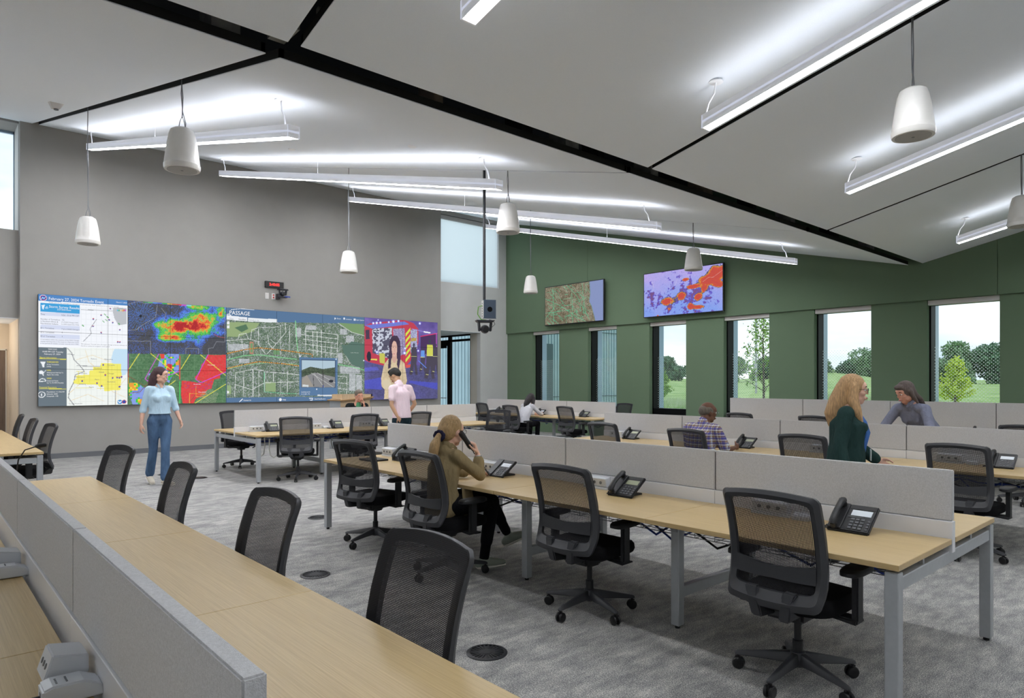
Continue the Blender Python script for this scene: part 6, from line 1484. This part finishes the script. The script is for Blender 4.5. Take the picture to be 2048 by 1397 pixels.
fl = Flesh(); fl.ball((-.016, 0, .045), (.104, .088, .092), M); fl.ball((-.060, 0, .008), (.062, .074, .064), M); fl.ball((.03, 0, .10), (.06, .06, .035), M); fuse(fl, 'hair', 'hair_black', t, .009, 3)

# ---- seated man resting his cheek on his hand ----------------------------------
J = dict(pelvis=(-.02, 0, .60), waist=(.0, 0, .75), chest=(.08, 0, .98), neck=(.15, 0, 1.13), head=(.22, .01, 1.265),
         sh_r=(.09, -.20, 1.06), el_r=(.22, -.28, .80), wr_r=(.42, -.10, .79), sh_l=(.09, .20, 1.06), el_l=(.33, .20, .80), wr_l=(.285, .095, 1.07),
         hip_r=(0, -.09, .57), kn_r=(.42, -.11, .56), an_r=(.40, -.12, .09), hip_l=(0, .09, .57), kn_l=(.42, .12, .56), an_l=(.36, .14, .09))
t, M, _ = person('seated man in black jacket resting his cheek on his hand, beside the lectern', (6.95, 12.62, 0), -104, J, 'skin_rosy', True, head=(8, 10, 8), vox=.009,
                 hands={'l': ((.0, -.15, 1), (.25, .95, .2), 18, -1), 'r': ((.9, .4, 0), (0, 0, 1), 15, -1)})
top_garment(t, J, 'jacket_black', 'jacket', sleeve=1.8, fit=1.10, male=True); Flesh().limb([V(.20, 0, .95), V(.215, 0, 1.05), V(.215, 0, 1.12)], [(.05, .02), (.055, .02), (.045, .02)], lat=(0, 1, 0)).build('undershirt', 'tee_green', t, smooth=True)
trousers(t, J, 'trousers_grey', .95); shoe(t, J['an_l'], (1, .1, 0), 'shoe_black', 'shoe_black'); shoe(t, J['an_r'], (1, -.1, 0), 'shoe_black', 'shoe_black')
fl = Flesh(); fl.ball((-.020, 0, .050), (.100, .084, .088), M); fl.ball((-.055, 0, .0), (.060, .076, .07), M); fl.ball((.04, 0, .095), (.055, .055, .03), M); fuse(fl, 'hair', 'hair_grey', t, .009, 3)

# ---- dark-haired woman at the far bench ----------------------------------------
J = dict(pelvis=(-.02, 0, .585), waist=(.0, 0, .71), chest=(.12, 0, .90), neck=(.22, 0, 1.03), head=(.30, 0, 1.145),
         sh_r=(.16, -.17, .98), el_r=(.36, -.24, .80), wr_r=(.56, -.14, .775), sh_l=(.16, .17, .98), el_l=(.36, .24, .80), wr_l=(.56, .10, .775),
         hip_r=(0, -.09, .565), kn_r=(.42, -.11, .56), an_r=(.38, -.11, .09), hip_l=(0, .09, .565), kn_l=(.42, .11, .56), an_l=(.38, .12, .09))
t, M, _ = person('seated woman with long dark hair and pale grey sweater at the far bench', (10.86, 11.70, 0), 10, J, 'skin_light', head=(0, 22, 0))
top_garment(t, J, 'sweater_grey', 'sweater', sleeve=1.85, fit=1.12); trousers(t, J, 'trousers_black', .95); shoe(t, J['an_l'], (1, .1, 0), 'shoe_black', 'shoe_black'); shoe(t, J['an_r'], (1, -.1, 0), 'shoe_black', 'shoe_black')
fl = Flesh(); hair_cap(fl, M, grow=1.06); fl.limb([M @ V(-.06, 0, .02), M @ V(-.10, 0, -.08), M @ V(-.12, 0, -.20), M @ V(-.13, 0, -.32)], [(.075, .09), (.065, .105), (.05, .11), (.02, .06)], lat=(0, 1, 0)); fl.limb([M @ V(0, -.075, .02), M @ V(.0, -.09, -.10), M @ V(-.02, -.10, -.22)], [.04, .04, .025]); fuse(fl, 'hair', 'hair_dark', t, .010, 4)

# ---- seated man in plaid shirt -------------------------------------------------
J = dict(pelvis=(-.05, 0, .60), waist=(-.06, 0, .75), chest=(-.03, 0, .94), neck=(.02, 0, 1.075), head=(.085, -.01, 1.195),
         sh_r=(-.02, -.215, 1.0), el_r=(.10, -.27, .76), wr_r=(.34, -.20, .775), sh_l=(-.02, .215, 1.0), el_l=(.06, .27, .76), wr_l=(.32, .16, .775),
         hip_r=(0, -.10, .57), kn_r=(.42, -.12, .56), an_r=(.38, -.12, .09), hip_l=(0, .10, .57), kn_l=(.42, .12, .56), an_l=(.36, .14, .09))
t, M, _ = person('seated balding man in blue and tan plaid shirt with glasses', (6.96, 4.40, 0), -4, J, 'skin_dark', True, head=(-26, 8, 0), torso=1.15, lip='lip_dark', glasses='watch_steel', vox=.009)
top_garment(t, J, 'plaid_shirt', 'plaid_shirt', sleeve=.88, fit=1.22, male=True); trousers(t, J, 'trousers_grey', .95, 1.08); shoe(t, J['an_l'], (1, .1, 0), 'shoe_black', 'shoe_black'); shoe(t, J['an_r'], (1, -.1, 0), 'shoe_black', 'shoe_black')
fl = Flesh(); fl.ball((-.058, 0, .012), (.062, .074, .072), M)
for s in (-1, 1): fl.ball((-.022, s * .062, .018), (.055, .020, .045), M)
fuse(fl, 'hair', 'hair_salt', t, .008, 3)

# ---- woman in green cardigan walking between the benches -----------------------
J = dict(pelvis=(0, 0, .90), waist=(.01, 0, 1.02), chest=(.02, 0, 1.20), neck=(.02, 0, 1.36), head=(.065, 0, 1.485),
         sh_r=(-.01, -.19, 1.285), el_r=(-.06, -.25, 1.02), wr_r=(-.02, -.27, .80), sh_l=(.02, .19, 1.285), el_l=(.06, .25, 1.03), wr_l=(.26, .22, .88),
         hip_r=(0, -.09, .87), kn_r=(.10, -.09, .47), an_r=(.20, -.09, .085), hip_l=(0, .09, .87), kn_l=(-.05, .09, .47), an_l=(-.22, .09, .12))
t, M, _ = person('walking woman with long fair hair, dark green cardigan and blue top', (5.90, 2.36, 0), -64, J, 'skin_light', head=(-4, 4, 0), torso=1.25, glasses='glasses', vox=.009)
top_garment(t, J, 'cardigan_green', 'cardigan', sleeve=1.92, hem=(0, 0, .84), fit=1.30, bust=1, collar=False)
Flesh().limb([V(.11, .0, .90), V(.125, 0, 1.02), V(.150, 0, 1.13), V(.125, 0, 1.21), V(.085, 0, 1.28), V(.06, 0, 1.31)], [(.05, .03), (.07, .034), (.10, .036), (.10, .036), (.09, .032), (.075, .028)], lat=(0, 1, 0)).build('blue_top', 'top_blue', t, smooth=True)
MB().box(.180, .187, -.075, -.005, .90, .995).build('name_badge', 'badge_white', t, bevel=.003)
trousers(t, J, 'trousers_black', .95, 1.15); shoe(t, J['an_r'], (1, 0, 0), 'shoe_black', 'shoe_black'); shoe(t, J['an_l'], (1, 0, 0), 'shoe_black', 'shoe_black', pitch=-20)
fl = Flesh(); hair_cap(fl, M, grow=1.06); fl.limb([M @ V(-.05, 0, .02), M @ V(-.08, 0, -.10), M @ V(-.10, 0, -.22), M @ V(-.10, 0, -.32)], [(.078, .092), (.075, .11), (.06, .12), (.03, .08)], lat=(0, 1, 0))
for s in (-1, 1): fl.limb([M @ V(.0, s * .078, .03), M @ V(.0, s * .092, -.08), M @ V(.03, s * .10, -.18), M @ V(.07, s * .09, -.27)], [.034, .042, .042, .02])
fuse(fl, 'hair', 'hair_gold', t, .010, 4)

# ---- woman leaning on the second bench -----------------------------------------
J = dict(pelvis=(-.38, 0, .94), waist=(-.26, 0, 1.05), chest=(-.08, 0, 1.20), neck=(.06, 0, 1.315), head=(.15, .01, 1.43),
         sh_r=(-.02, -.19, 1.235), el_r=(.10, -.30, 1.0), wr_r=(.20, -.24, .785), sh_l=(-.02, .19, 1.235), el_l=(.10, .30, 1.0), wr_l=(.20, .26, .785),
         hip_r=(-.38, -.09, .91), kn_r=(-.38, -.10, .49), an_r=(-.46, -.11, .085), hip_l=(-.38, .09, .91), kn_l=(-.36, .10, .49), an_l=(-.42, .12, .085))
t, M, _ = person('woman with long grey-brown hair leaning forward in a slate shirt', (8.86, 2.80, 0), 172, J, 'skin_rosy', head=(-24, 22, 0), vox=.009, hands={'r': ((1, .2, -.1), (0, 0, 1), 14, -1), 'l': ((1, -.2, -.1), (0, 0, 1), 14, 1)})
top_garment(t, J, 'shirt_slate', 'shirt', sleeve=1.5, fit=1.2, bust=1); collar_flaps(t, J, 'shirt_slate', .06); trousers(t, J, 'trousers_grey', .95, 1.05); shoe(t, J['an_r'], (1, 0, 0), 'shoe_black', 'shoe_black'); shoe(t, J['an_l'], (1, 0, 0), 'shoe_black', 'shoe_black')
fl = Flesh(); hair_cap(fl, M, grow=1.05); fl.ball((.05, 0, .085), (.05, .066, .034), M)
fl.limb([M @ V(-.04, .0, .02), V(.06, .02, 1.40), V(-.03, .03, 1.35), V(-.12, .03, 1.29), V(-.21, .03, 1.20)], [(.085, .08), (.095, .06), (.10, .045), (.085, .03), (.04, .015)], lat=(0, 1, 0)); fl.limb([M @ V(-.01, .078, .02), M @ V(-.02, .085, -.07), M @ V(-.05, .08, -.15)], [.026, .026, .014])
fuse(fl, 'hair', 'hair_ash', t, .009, 4)
